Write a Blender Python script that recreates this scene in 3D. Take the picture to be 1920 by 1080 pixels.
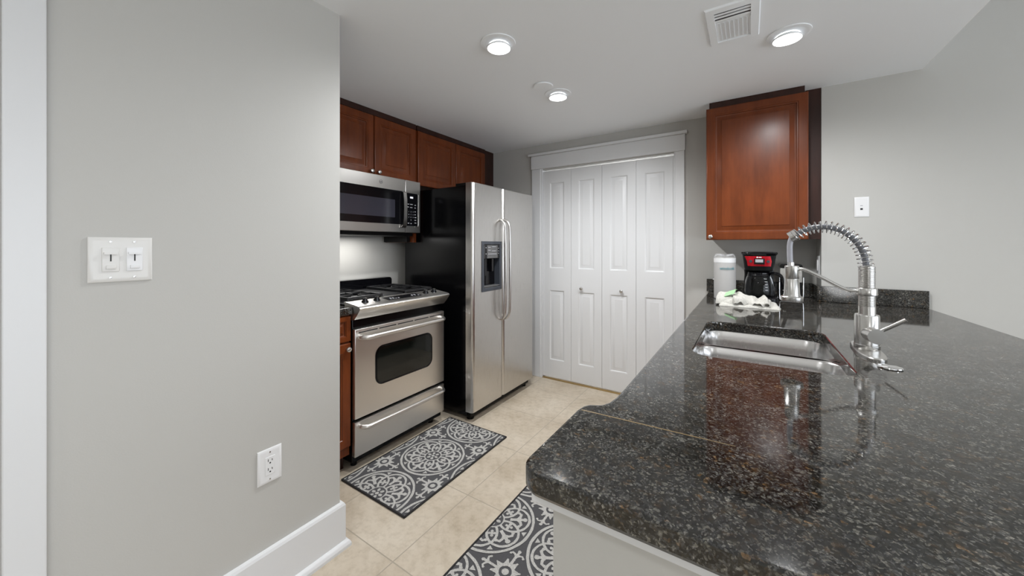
import bpy, bmesh, math, random
from math import sin, cos, pi, radians
from mathutils import Vector, Matrix

sc = bpy.context.scene
for o in list(bpy.data.objects):
    bpy.data.objects.remove(o)
COL = sc.collection
random.seed(4)

# ------------------------------------------------------------------ camera
EYE = 1.296
cam_d = bpy.data.cameras.new('camera')
cam = bpy.data.objects.new('camera', cam_d)
COL.objects.link(cam)
cam.location = (0, 0, EYE)
cam.rotation_euler = (pi / 2, 0, radians(33.14))
cam_d.sensor_width = 36
cam_d.lens = 681 / 1920 * 36
cam_d.shift_y = -80 / 1920
cam_d.clip_start = 0.02
sc.camera = cam

# ------------------------------------------------------------------ world, lights, exposure
sc.view_settings.view_transform = 'Standard'
sc.view_settings.look = 'None'
sc.view_settings.gamma = 1
sc.view_settings.use_curve_mapping = False
sc.view_settings.exposure = 0.62
w = bpy.data.worlds.new('sky'); sc.world = w; w.use_nodes = True
w.node_tree.nodes['Background'].inputs[0].default_value = (0.75, 0.86, 1, 1)
w.node_tree.nodes['Background'].inputs[1].default_value = 1.0

def area(name, loc, rot, sx, sy, power, color=(1, 1, 1)):
    d = bpy.data.lights.new(name, 'AREA'); d.shape = 'RECTANGLE'
    d.size, d.size_y, d.energy, d.color = sx, sy, power, color
    o = bpy.data.objects.new(name, d); COL.objects.link(o)
    o.location = loc; o.rotation_euler = rot
    return o
# daylight through the wide glazed doors of the living room, to the right of the camera
area('window_daylight', (3.40, -0.1, 1.16), (0, radians(90), 0), 2.0, 4.4, 45, (0.93, 0.965, 1.0))
# near entry ceiling lamp, plus added unseen fill spots behind and beside the camera
def downlamp(name, loc, power):
    d = bpy.data.lights.new(name, 'SPOT'); d.energy = power; d.spot_size = radians(165); d.spot_blend = 0.9
    d.shadow_soft_size = 0.07; d.color = (0.97, 0.985, 1.0)
    o = bpy.data.objects.new(name, d); COL.objects.link(o); o.location = loc; return o
downlamp('entry_downlight_and_fill', (-0.35, -0.50, 2.20), 13)
downlamp('entry_downlight_and_fill', (-0.35, -2.1, 2.20), 26)  # added unseen fill further back in the entry
downlamp('living_fill_spot', (1.9, 1.1, 2.62), 16)  # this and the next are added fill on the living side
downlamp('living_fill_spot', (1.9, -1.6, 2.62), 26)
# added soft fill point with no lamp behind it, lifts ceiling and walls
d = bpy.data.lights.new('fill_point', 'POINT'); d.energy = 14; d.shadow_soft_size = 0.25; d.color = (0.98, 0.99, 1.0)
o = bpy.data.objects.new('fill_point', d); COL.objects.link(o); o.location = (1.3, -2.2, 1.2)
LAMP_SPOT = 41.0      # watts of each recessed lamp's downward beam
LAMP = 3.0          # radiance of the recessed bulbs
d = bpy.data.lights.new('closet_bulb', 'POINT'); d.energy = 16; d.shadow_soft_size = 0.05
o = bpy.data.objects.new('closet_bulb', d); COL.objects.link(o); o.location = (-0.95, 3.55, 2.1)

# ------------------------------------------------------------------ materials
def pmat(name, color, rough=0.5, metal=0.0, **kw):
    m = bpy.data.materials.new(name); m.use_nodes = True
    b = m.node_tree.nodes['Principled BSDF']
    b.inputs['Base Color'].default_value = (*color, 1)
    b.inputs['Roughness'].default_value = rough
    b.inputs['Metallic'].default_value = metal
    for k, v in kw.items():
        b.inputs[k.replace('_', ' ')].default_value = v
    return m
def N(m, t, **kw):
    n = m.node_tree.nodes.new(t)
    for k, v in kw.items():
        if k in n.inputs.keys(): n.inputs[k].default_value = v
        else: setattr(n, k, v)
    return n
def LK(m, a, b): m.node_tree.links.new(a, b)
def BS(m): return m.node_tree.nodes['Principled BSDF']
def coords(m, scale=(1, 1, 1), loc=(0, 0, 0)):
    g = N(m, 'ShaderNodeNewGeometry'); mp = N(m, 'ShaderNodeMapping')
    mp.inputs['Scale'].default_value = scale; mp.inputs['Location'].default_value = loc
    LK(m, g.outputs['Position'], mp.inputs['Vector'])
    return mp.outputs['Vector']
def ramp(m, fac, stops, interp='LINEAR'):
    r = N(m, 'ShaderNodeValToRGB'); r.color_ramp.interpolation = interp
    e = r.color_ramp.elements
    while len(e) < len(stops): e.new(0.5)
    for el, (p, c) in zip(e, stops):
        el.position = p; el.color = (*c, 1)
    LK(m, fac, r.inputs['Fac'])
    return r.outputs['Color']
def mix(m, fac, a, b, blend='MIX'):
    n = N(m, 'ShaderNodeMix', data_type='RGBA', blend_type=blend)
    for v, i in ((fac, 0), (a, 6), (b, 7)):
        if hasattr(v, 'links'): LK(m, v, n.inputs[i])
        else: n.inputs[i].default_value = v if i == 0 else (*v, 1)
    return n.outputs[2]
def noise(m, vec, scale, detail=2, rough=0.5):
    n = N(m, 'ShaderNodeTexNoise', Scale=scale, Detail=detail, Roughness=rough)
    LK(m, vec, n.inputs['Vector']); return n.outputs['Fac']
def bump(m, h, strength, dist=0.002):
    n = N(m, 'ShaderNodeBump', Strength=strength, Distance=dist)
    LK(m, h, n.inputs['Height']); LK(m, n.outputs['Normal'], BS(m).inputs['Normal'])

M = {}
def paint(name, c, r, bs=0.15):
    m = pmat(name, c, r); bump(m, noise(m, coords(m), 260, 3), bs, 0.001); return m
M['wall'] = paint('greige_wall_paint', (0.475, 0.467, 0.441), 0.55)
M['ceil'] = paint('white_ceiling_paint', (0.865, 0.885, 0.905), 0.7)
M['trim'] = paint('white_trim_paint', (0.675, 0.68, 0.685), 0.35, 0.05)
M['plastic'] = pmat('white_plastic', (0.68, 0.67, 0.645), 0.3)
M['plastic2'] = pmat('bright_white_plastic', (0.74, 0.74, 0.74), 0.28)
M['black'] = pmat('black_gloss', (0.0030, 0.0030, 0.0040), 0.12, Specular_IOR_Level=0.35)
M['blackside'] = pmat('black_textured_side', (0.0025, 0.0025, 0.003), 0.2, Specular_IOR_Level=0.22)
M['matte'] = pmat('black_matte', (0.0035, 0.0035, 0.0035), 0.45, Specular_IOR_Level=0.18)
M['iron'] = pmat('cast_iron', (0.010, 0.010, 0.011), 0.38)
M['glassblack'] = pmat('dark_oven_glass', (0.006, 0.007, 0.006), 0.04)
M['mwglass'] = pmat('microwave_screen', (0.030, 0.030, 0.040), 0.12)
M['bezel'] = pmat('dark_grey_bezel', (0.035, 0.04, 0.05), 0.35)
M['grey'] = pmat('grey_plastic', (0.10, 0.10, 0.10), 0.35)
M['print'] = pmat('grey_print', (0.35, 0.35, 0.37), 0.5)
M['slot'] = pmat('socket_black', (0.01, 0.01, 0.01), 0.6)
M['brass'] = pmat('brass_strip', (0.42, 0.29, 0.12), 0.4, 0.6)
M['nickel'] = pmat('brushed_nickel', (0.62, 0.61, 0.59), 0.26, 1.0)
M['chrome'] = pmat('polished_chrome', (0.75, 0.75, 0.76), 0.07, 1.0)
M['hose'] = pmat('grey_hose', (0.16, 0.165, 0.18), 0.35)
M['hoselight'] = pmat('pale_grey_hose', (0.42, 0.42, 0.46), 0.3)
M['bulb'] = pmat('lamp_diffuser', (1, 1, 1), 0.5)
BS(M['bulb']).inputs['Emission Color'].default_value = (1, 0.985, 0.96, 1)
BS(M['bulb']).inputs['Emission Strength'].default_value = LAMP
M['lcd'] = pmat('lit_display', (0.1, 0.1, 0.1), 0.4)
BS(M['lcd']).inputs['Emission Color'].default_value = (0.85, 0.85, 0.95, 1)
BS(M['lcd']).inputs['Emission Strength'].default_value = 0.7

def steel(name, c, rough, sc3):
    m = pmat(name, c, rough, 1.0)
    v = coords(m, sc3)
    f = noise(m, v, 1.0, 4, 0.6)
    r = N(m, 'ShaderNodeMapRange'); r.inputs[3].default_value = rough - 0.05; r.inputs[4].default_value = rough + 0.07
    LK(m, f, r.inputs[0]); LK(m, r.outputs[0], BS(m).inputs['Roughness'])
    bump(m, f, 0.015, 0.0005)
    return m
M['steel'] = steel('brushed_stainless', (0.77, 0.745, 0.71), 0.33, (900, 12, 900))
M['steelv'] = steel('brushed_stainless_vertical', (0.62, 0.605, 0.585), 0.28, (700, 700, 8))
M['steeld'] = steel('dark_brushed_stainless', (0.46, 0.45, 0.43), 0.30, (900, 12, 900))
M['sink'] = steel('satin_sink_steel', (0.62, 0.61, 0.60), 0.24, (500, 500, 20))

def wood(name, dark, light, rough=0.32):
    m = pmat(name, light, rough, Coat_Weight=0.10, Coat_Roughness=0.22, Specular_IOR_Level=0.3)
    v = coords(m, (9, 9, 1.8))
    f = noise(m, v, 2.2, 5, 0.6)
    f2 = noise(m, coords(m, (120, 120, 4)), 1.0, 3)
    f3 = noise(m, coords(m), 5.0, 2)
    c = ramp(m, f, [(0.3, dark), (0.72, light)])
    c = mix(m, 0.09, c, ramp(m, f2, [(0.35, (0.25, 0.25, 0.25)), (0.6, (1, 1, 1))]), 'MULTIPLY')
    c = mix(m, 0.35, c, ramp(m, f3, [(0.3, (0.6, 0.6, 0.6)), (0.7, (1.1, 1.1, 1.1))]), 'MULTIPLY')
    LK(m, c, BS(m).inputs['Base Color'])
    return m
M['cherry'] = wood('cherry_cabinet_wood', (0.115, 0.025, 0.005), (0.180, 0.041, 0.009))
M['shadewood'] = wood('shade_dark_wood', (0.020, 0.006, 0.003), (0.042, 0.013, 0.008), 0.45)  # shade on the cabinet fillers put into the colour; toe kicks share it

m = M['granite'] = pmat('dark_speckled_granite', (0.02, 0.02, 0.02), 0.055, IOR=1.64)
gv = coords(m)
wob = N(m, 'ShaderNodeTexNoise', Scale=80, Detail=3)
LK(m, gv, wob.inputs['Vector'])
vm = N(m, 'ShaderNodeVectorMath', operation='MULTIPLY_ADD')
LK(m, wob.outputs['Color'], vm.inputs[0]); vm.inputs[1].default_value = (0.011, 0.011, 0.011); LK(m, gv, vm.inputs[2])
def cells(scale):
    v = N(m, 'ShaderNodeTexVoronoi', Scale=scale); LK(m, vm.outputs[0], v.inputs['Vector'])
    s = N(m, 'ShaderNodeSeparateColor'); LK(m, v.outputs['Color'], s.inputs[0]); return s
s1, s2, s3 = cells(215), cells(400), cells(165)
c1 = ramp(m, s1.outputs[0], [(0, (0.006, 0.006, 0.0055)), (0.34, (0.018, 0.017, 0.014)), (0.55, (0.042, 0.040, 0.035)), (0.76, (0.088, 0.086, 0.079)), (0.93, (0.20, 0.19, 0.16))], 'CONSTANT')
c2 = ramp(m, s2.outputs[1], [(0, (0.006, 0.006, 0.0055)), (0.40, (0.024, 0.022, 0.018)), (0.66, (0.062, 0.062, 0.064)), (0.89, (0.20, 0.19, 0.17))], 'CONSTANT')
c3 = ramp(m, s3.outputs[2], [(0, (0.004, 0.004, 0.004)), (0.45, (0.026, 0.019, 0.009)), (0.78, (0.085, 0.048, 0.018)), (0.94, (0.20, 0.11, 0.04))], 'CONSTANT')
cc = mix(m, 0.5, c1, c2)
cl = ramp(m, noise(m, gv, 40, 4), [(0.48, (0, 0, 0)), (0.64, (1, 1, 1))])
cc = mix(m, cl, cc, mix(m, 0.5, cc, c3))
cc = mix(m, 1.0, cc, ramp(m, noise(m, gv, 330, 3), [(0.3, (0.45, 0.45, 0.45)), (0.7, (1.5, 1.5, 1.5))]), 'MULTIPLY')
cc = mix(m, 1.0, cc, ramp(m, noise(m, gv, 14, 3), [(0.3, (0.55, 0.55, 0.55)), (0.7, (1.3, 1.3, 1.3))]), 'MULTIPLY')
LK(m, cc, BS(m).inputs['Base Color'])

m = M['tile'] = pmat('beige_stone_tile', (0.5, 0.44, 0.36), 0.38)
tv = coords(m)
br = N(m, 'ShaderNodeTexBrick', offset=0.0, squash=1.0)
br.inputs['Scale'].default_value = 1; br.inputs['Mortar Size'].default_value = 0.0026
br.inputs['Mortar Smooth'].default_value = 0.3
br.inputs['Brick Width'].default_value = 0.475; br.inputs['Row Height'].default_value = 0.475
br.inputs['Color1'].default_value = (1, 1, 1, 1); br.inputs['Color2'].default_value = (0.95, 0.94, 0.93, 1)
br.inputs['Mortar'].default_value = (0, 0, 0, 1)
LK(m, coords(m, loc=(1.222 + 4.75, -0.978 + 4.75, 0)), br.inputs['Vector'])
big = noise(m, tv, 3.2, 6, 0.62); fine = noise(m, tv, 26, 5, 0.65)
base = ramp(m, big, [(0.30, (0.43, 0.36, 0.27)), (0.5, (0.53, 0.46, 0.365)), (0.72, (0.60, 0.535, 0.44))])
base = mix(m, 0.45, base, ramp(m, fine, [(0.32, (0.62, 0.58, 0.53)), (0.55, (1, 1, 1))]), 'MULTIPLY')
base = mix(m, 1.0, base, br.outputs['Color'], 'MULTIPLY')
base = mix(m, br.outputs['Fac'], base, (0.36, 0.315, 0.25))
LK(m, base, BS(m).inputs['Base Color'])
inv = N(m, 'ShaderNodeMath', operation='SUBTRACT'); inv.inputs[0].default_value = 1
LK(m, br.outputs['Fac'], inv.inputs[1]); bump(m, inv.outputs[0], 0.35, 0.002)

def pile(name, c):
    m = pmat(name, c, 0.95)
    f = noise(m, coords(m), 420, 2)
    LK(m, mix(m, 1.0, c, ramp(m, f, [(0.3, (0.6, 0.6, 0.6)), (0.7, (1.25, 1.25, 1.25))]), 'MULTIPLY'), BS(m).inputs['Base Color'])
    bump(m, f, 0.7, 0.003); return m
M['pile'] = pile('charcoal_rug_pile', (0.075, 0.074, 0.078))
M['pilew'] = pile('pale_rug_pile', (0.47, 0.46, 0.435))
M['pileb'] = pile('rug_binding', (0.022, 0.021, 0.022))
M['cloth'] = pile('white_towel_cloth', (0.55, 0.535, 0.49))
M['green'] = pmat('green_print', (0.33, 0.60, 0.30), 0.3)
M['paper'] = paint('paper_towel', (0.35, 0.34, 0.328), 0.8, 0.5)
M['wrap'] = pmat('clear_wrap', (0.7, 0.7, 0.71), 0.15, Alpha=0.12)
M['teal'] = pmat('teal_print', (0.10, 0.26, 0.30), 0.5)
m = M['red'] = pmat('metallic_red', (0.50, 0.008, 0.018), 0.25, 0.35)
M['glass'] = pmat('clear_glass', (0.95, 0.97, 1), 0.02, Transmission_Weight=1.0, IOR=1.25)
M['seam'] = pmat('ochre_seam_filler', (0.20, 0.13, 0.045), 0.4)

# ------------------------------------------------------------------ mesh helpers
def BM(): return bmesh.new()
def box(bm, x0, x1, y0, y1, z0, z1, bev=0.0, seg=2):
    r = bmesh.ops.create_cube(bm, size=1)
    bmesh.ops.scale(bm, vec=(x1 - x0, y1 - y0, z1 - z0), verts=r['verts'])
    bmesh.ops.translate(bm, vec=((x0 + x1) / 2, (y0 + y1) / 2, (z0 + z1) / 2), verts=r['verts'])
    if bev:
        es = {e for v in r['verts'] for e in v.link_edges}
        bmesh.ops.bevel(bm, geom=list(es), offset=bev, segments=seg, profile=0.5, affect='EDGES')
    return bm
def loft(bm, loops, cap0=True, cap1=True, closed=True):
    vs = [[bm.verts.new(p) for p in lp] for lp in loops]
    n = len(vs[0])
    for a, b in zip(vs, vs[1:]):
        for i in range(n if closed else n - 1):
            j = (i + 1) % n
            bm.faces.new((a[i], a[j], b[j], b[i]))
    if cap0: bm.faces.new(vs[0][::-1])
    if cap1: bm.faces.new(vs[-1])
    return vs
def frame(d):
    d = d.normalized(); a = Vector((0, 0, 1)) if abs(d.z) < 0.9 else Vector((1, 0, 0))
    u = d.cross(a).normalized(); return u, u.cross(d).normalized()
def cyl(bm, p0, p1, r0, r1=None, n=24):
    p0, p1 = Vector(p0), Vector(p1); r1 = r0 if r1 is None else r1
    u, v = frame(p1 - p0)
    loft(bm, [[p + (u * cos(t) + v * sin(t)) * r for t in [2 * pi * i / n for i in range(n)]] for p, r in ((p0, r0), (p1, r1))])
    return bm
def tube(bm, pts, r, n=12, smooth=0):
    pts = [Vector(p) for p in pts]
    for _ in range(smooth):
        q = [pts[0]]
        for a, b in zip(pts, pts[1:]): q += [a.lerp(b, .25), a.lerp(b, .75)]
        pts = q + [pts[-1]]
    u = None; loops = []
    for i, p in enumerate(pts):
        d = (pts[min(i + 1, len(pts) - 1)] - pts[max(i - 1, 0)]).normalized()
        if u is None: u, v = frame(d)
        else:
            u = (u - d * u.dot(d)).normalized(); v = d.cross(u)
        rr = r[i] if isinstance(r, list) else r
        loops.append([p + (u * cos(t) + v * sin(t)) * rr for t in [2 * pi * k / n for k in range(n)]])
    loft(bm, loops); return bm
def lathe(bm, prof, c=(0, 0, 0), axis='z', n=32, flip=1, cap=True):
    c = Vector(c); loops = []
    for r, h in prof:
        lp = []
        for i in range(n):
            t = 2 * pi * i / n; a, b = r * cos(t), r * sin(t); h2 = h * flip
            lp.append(c + Vector({'z': (a, b, h2), 'x': (h2, a, b), 'y': (b, h2, a)}[axis]))
        loops.append(lp)
    loft(bm, loops, cap, cap); return bm
def rrect(u0, u1, v0, v1, r, n=6):
    out = []
    for cu, cv, a0 in ((u1 - r, v0 + r, -90), (u1 - r, v1 - r, 0), (u0 + r, v1 - r, 90), (u0 + r, v0 + r, 180)):
        for i in range(n + 1):
            t = radians(a0 + 90 * i / n); out.append((cu + r * cos(t), cv + r * sin(t)))
    return out
def extr(bm, poly, f, w0, w1):
    """poly of (u,v), f(u,v,w) -> xyz"""
    loft(bm, [[f(u, v, w_) for u, v in poly] for w_ in (w0, w1)]); return bm
def nested(bm, f, u0, u1, v0, v1, steps, cap=True, cap0=False):
    loft(bm, [[f(u0 + i, v0 + i, w_), f(u1 - i, v0 + i, w_), f(u1 - i, v1 - i, w_), f(u0 + i, v1 - i, w_)] for i, w_ in steps], cap0, cap)
def MX(x): return lambda u, v, w_: Vector((x + w_, u, v))        # faces +X (kitchen side wall), u along Y
def MY(y): return lambda u, v, w_: Vector((u, y - w_, v))        # faces -Y, u along X

def root_of(o):
    while o.parent: o = o.parent
    return o
def link(name, bm, mat, parent=None, sharp=35, base=None, flat=False):
    bmesh.ops.remove_doubles(bm, verts=bm.verts, dist=1e-6)
    bmesh.ops.recalc_face_normals(bm, faces=bm.faces)
    if parent: off = Vector(root_of(parent)['_o'])
    else:
        if base is None:
            co = [v.co for v in bm.verts]
            mn = [min(c[i] for c in co) for i in range(3)]; mxx = [max(c[i] for c in co) for i in range(3)]
            base = ((mn[0] + mxx[0]) / 2, (mn[1] + mxx[1]) / 2, mn[2])
        off = Vector(base)
    bmesh.ops.translate(bm, vec=-off, verts=bm.verts)
    me = bpy.data.meshes.new(name); bm.to_mesh(me); bm.free()
    for mm in (mat if isinstance(mat, (list, tuple)) else [mat]): me.materials.append(mm)
    me.set_sharp_from_angle(angle=radians(sharp))
    for p in me.polygons:
        n_ = p.normal; p.use_smooth = not (max(abs(n_.x), abs(n_.y), abs(n_.z)) > 0.99995 and (p.area > 0.0015 or flat or len(p.vertices) > 4))
    o = bpy.data.objects.new(name, me); COL.objects.link(o)
    if parent: o.parent = parent
    else: o.location = off; o['_o'] = list(off)
    return o
part = link
def thing(name, label, cat, loc, group=None, kind=None):
    o = bpy.data.objects.new(name, None); COL.objects.link(o); o.empty_display_size = 0.05
    o.location = loc; o['_o'] = list(loc)
    if kind: o['kind'] = kind
    else: o['label'] = label; o['category'] = cat
    if group: o['group'] = group
    return o
def tag(o, label, cat, group=None):
    o['label'] = label; o['category'] = cat
    if group: o['group'] = group
    return o
def struct(name, bm, mat, **k):
    o = link(name, bm, mat, **k)
    if not o.parent: o['kind'] = 'structure'
    return o
def text_verts(bm, s, size, f, align='CENTER', depth=0.0006):
    cu = bpy.data.curves.new('t', 'FONT'); cu.body = s; cu.size = size; cu.align_x = align; cu.extrude = depth
    cu.resolution_u = 3
    ob = bpy.data.objects.new('t', cu); COL.objects.link(ob)
    dg = bpy.context.evaluated_depsgraph_get()
    me = bpy.data.meshes.new_from_object(ob.evaluated_get(dg))
    b2 = bmesh.new(); b2.from_mesh(me)
    vm_ = {v: bm.verts.new(f(v.co.x, v.co.y, v.co.z)) for v in b2.verts}
    for fc in b2.faces:
        try: bm.faces.new([vm_[v] for v in fc.verts])
        except ValueError: pass
    b2.free(); bpy.data.objects.remove(ob); bpy.data.curves.remove(cu); bpy.data.meshes.remove(me)

# ------------------------------------------------------------------ the room
XW, YW = -1.474, 0.903        # near left wall and its end
XK = -2.62                    # kitchen side wall
YB = 3.16                     # back wall with the closet
YR = 2.965                    # right-hand wall face
XJ = 0.379                    # corner where it steps forward
ZC = 2.285
ZL = 2.70
CE = 0.815                    # edge of the kitchen's lower ceiling
K = 0.9446                    # worktop height

struct('floor', box(BM(), -3.0, 3.7, -3.7, 4.2, -0.1, 0.0), M['tile'], base=(0, 0, 0))
struct('ceiling', box(BM(), -3.0, CE, -3.7, 4.2, ZC, ZC + 0.6), M['ceil'])
struct('ceiling_living', box(BM(), CE, 3.7, -3.7, 4.2, ZL, ZL + 0.2), M['ceil'])
bm = BM(); box(bm, XW - 0.14, XW, -3.7, YW, 0, ZC)
struct('wall_left', bm, M['wall'])
struct('wall_nook', box(BM(), -2.9, XW - 0.14, YW - 0.12, YW, 0, ZC), M['wall'])
struct('wall_kitchen', box(BM(), XK - 0.14, XK, YW, 3.4, 0, ZC), M['wall'])
DX0, DX1, DZ = -1.706, -0.50, 2.036
bm = BM()
box(bm, XK, DX0, YB, YB + 0.12, 0, ZC); box(bm, DX1, XJ, YB, YB + 0.12, 0, ZC); box(bm, DX0, DX1, YB, YB + 0.12, DZ, ZC)
struct('wall_back', bm, M['wall'])
struct('wall_right', box(BM(), XJ, 3.7, YR, 3.4, 0, ZL), M['wall'])
WY0, WY1, WZ1 = -2.4, 2.2, 2.2
bm = BM(); box(bm, 3.5, 3.7, -3.7, WY0, 0, ZL); box(bm, 3.5, 3.7, WY1, YR, 0, ZL); box(bm, 3.5, 3.7, WY0, WY1, WZ1, ZL)
struct('wall_living', bm, M['wall'])
bm = BM(); box(bm, -2.0, -0.2, 3.95, 4.05, 0, ZC); box(bm, -2.1, -2.0, YB + 0.12, 4.05, 0, ZC); box(bm, -0.2, -0.1, YB + 0.12, 4.05, 0, ZC)
struct('wall_closet', bm, M['trim'])
struct('wall_rear', box(BM(), XW, 3.5, -3.7, -3.5, 0, ZL), M['wall'])
wn = thing('window_1', '', '', (3.6, (WY0 + WY1) / 2, 0), kind='structure')
bm = BM()
for k in range(5):
    y = WY0 + (WY1 - WY0 - 0.06) * k / 4; box(bm, 3.56, 3.64, y, y + 0.06, 0, WZ1)
box(bm, 3.56, 3.64, WY0, WY1, 0, 0.08); box(bm, 3.56, 3.64, WY0, WY1, WZ1 - 0.06, WZ1)
part('window_frame', bm, M['trim'], wn)
part('pane', box(BM(), 3.595, 3.605, WY0 + 0.05, WY1 - 0.05, 0.07, WZ1 - 0.05), M['glass'], wn)

# casing at the left picture edge
bm = BM(); box(bm, XW, XW + 0.018, 0.058, 0.1235, 0, ZC, 0.003)
struct('trim_1', bm, M['trim'])
# baseboard of the near left wall, with its return round the corner and the shoe moulding
def bboard(bm, poly2, path):
    loops = []
    for (x, y, mx, my) in path:
        loops.append([Vector((x + mx * d_, y + my * d_, z)) for d_, z in poly2])
    loft(bm, loops)
prof = [(0, 0), (0.034, 0), (0.034, 0.012), (0.030, 0.022), (0.023, 0.028), (0.017, 0.030), (0.017, 0.178), (0.013, 0.187), (0, 0.190)]
bm = BM(); bboard(bm, prof, [(XW, 0.1235, 1, 0), (XW, YW, 1, 1), (XW - 0.45, YW, 0, 1)])
struct('baseboard_left', bm, M['trim'])

# closet: casing, head, cap
cs = thing('trim_2', '', '', ((DX0 + DX1) / 2, YB, 0), kind='structure')
part('casing_side', box(BM(), -1.815, DX0 - 0.012, YB - 0.02, YB, 0, DZ + 0.01, 0.003), M['trim'], cs)
part('casing_side', box(BM(), DX1 + 0.004, -0.428, YB - 0.02, YB, 0, DZ + 0.01, 0.003), M['trim'], cs)
part('head_casing', box(BM(), -1.822, -0.422, YB - 0.024, YB, DZ + 0.01, 2.176, 0.003), M['trim'], cs)
part('cap_moulding', box(BM(), -1.848, -0.405, YB - 0.042, YB, 2.176, 2.200, 0.004), M['trim'], cs)
bm = BM(); box(bm, DX0 - 0.012, DX0 + 0.004, YB - 0.012, YB + 0.12, 0, DZ + 0.01); box(bm, DX1 - 0.006, DX1 + 0.004, YB - 0.012, YB + 0.12, 0, DZ + 0.01)
part('jamb', bm, M['trim'], cs)
struct('trim_3', box(BM(), DX0 + 0.006, DX1 - 0.008, YB - 0.012, YB + 0.012, 0, 0.009, 0.003), M['brass'])

def leaf_bm(u0, u1, v0, v1):
    bm = BM(); f = MY(YB + 0.036); a = 0.070; W_ = u1 - u0
    us = [u0, u0 + a, u1 - a, u1]; vs = [v0, v0 + 0.165, v0 + 0.845, v0 + 1.055, v1 - 0.115, v1]
    T = 0.030
    for i in range(3):
        for j in range(5):
            q = (us[i], us[i + 1], vs[j], vs[j + 1])
            if i == 1 and j in (1, 3):
                nested(bm, f, *q, [(0, T), (0.004, T - 0.001), (0.011, T - 0.009), (0.017, T - 0.009), (0.040, T - 0.002), (0.044, T - 0.001)])
            else:
                bm.faces.new([bm.verts.new(f(*p, T)) for p in ((q[0], q[2]), (q[1], q[2]), (q[1], q[3]), (q[0], q[3]))])
    bmesh.ops.remove_doubles(bm, verts=bm.verts, dist=1e-5)
    per = [f(u, v, T) for u, v in [(u, v0) for u in us] + [(u1, v) for v in vs[1:]] + [(u, v1) for u in us[::-1][1:]] + [(u0, v) for v in vs[::-1][1:-1]]]
    back = [p + Vector((0, T, 0)) for p in per]
    loft(bm, [per, back], False, True)
    return bm
LW = (DX1 - DX0 - 0.012) / 4
def knob(bm, p, d, r=0.016):
    ax = 'x' if abs(d[0]) > 0 else 'y'; s_ = d[0] + d[1]
    lathe(bm, [(0.0001, 0), (r * 0.42, 0), (r * 0.36, r * 0.8), (r * 0.5, r * 1.05), (r * 0.95, r * 1.3), (r, r * 1.6), (r * 0.85, r * 1.9), (r * 0.45, r * 2.08), (0.0001, r * 2.12)], p, ax, 20, s_)
    return bm
for n_, k0, kx in (('door_1', 0, -1.294), ('door_2', 2, -0.926)):
    dr = thing(n_, '', '', (DX0 + LW * (k0 + 1), YB + 0.02, 0), kind='structure')
    for k in (k0, k0 + 1):
        u0 = DX0 + 0.005 + LW * k
        part('door_leaf', leaf_bm(u0 + 0.0012, u0 + LW - 0.0012, 0.018, 2.020), M['trim'], dr)
    part('door_knob', knob(BM(), (kx, YB + 0.005, 0.898), (0, -1)), M['nickel'], dr)

# peninsula half wall under the worktop end, and the board that carries the top
bm = BM(); box(bm, -0.266, 0.62, 0.53, 0.63, 0, 0.879); box(bm, 0.52, 0.62, 0.63, YR - 0.002, 0, 0.879)
struct('wall_peninsula', bm, M['wall'])
bm = BM(); box(bm, -0.297, 0.64, 0.512, 0.66, 0.880, 0.9045, 0.002)
struct('trim_4', bm, M['trim'])

# ------------------------------------------------------------------ ceiling fittings
def recessed(x, y, bx, by, label):
    t = thing('recessed_light', label, 'ceiling light', (x, y, ZC), 'recessed ceiling lights')
    part('trim_ring', lathe(BM(), [(0.070, -0.0005), (0.086, -0.0005), (0.085, -0.004), (0.072, -0.006), (0.066, -0.004)], (x, y, ZC), 'z', 48), M['ceil'], t)
    part('lamp_body', lathe(BM(), [(0.045, -0.0062), (0.0595, -0.018), (0.0588, -0.0225), (0.056, -0.023)], (bx, by, ZC), 'z', 40, cap=False), M['ceil'], t)
    part('diffuser', lathe(BM(), [(0.0575, -0.0222), (0.050, -0.0242), (0.0001, -0.0256)], (bx, by, ZC), 'z', 40, cap=False), M['bulb'], t)
    sd = bpy.data.lights.new('downlight', 'SPOT'); sd.energy = LAMP_SPOT; sd.spot_size = radians(169); sd.spot_blend = 0.85; sd.shadow_soft_size = 0.04; sd.color = (0.97, 0.985, 1.0)
    so = bpy.data.objects.new('downlight', sd); COL.objects.link(so); so.location = (bx, by, ZC - 0.042)
    return t
recessed(-1.028, 1.450, -1.030, 1.460, 'round lit ceiling downlight nearest the switch wall, left of the air vent')
recessed(-1.046, 2.150, -1.049, 2.158, 'smaller looking lit ceiling downlight overlapping the round flat cover plate')
recessed(0.155, 2.130, 0.150, 2.138, 'lit ceiling downlight right of the air vent, above the right-hand wall cabinet')
tag(link('ceiling_cover_plate', lathe(BM(), [(0.0001, -0.0005), (0.058, -0.0005), (0.061, -0.003), (0.058, -0.009), (0.0001, -0.010)], (-1.068, 1.99, ZC), 'z', 40), M['ceil']),
    'flat round white cover plate on the ceiling beside the middle downlight', 'cover plate')

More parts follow.
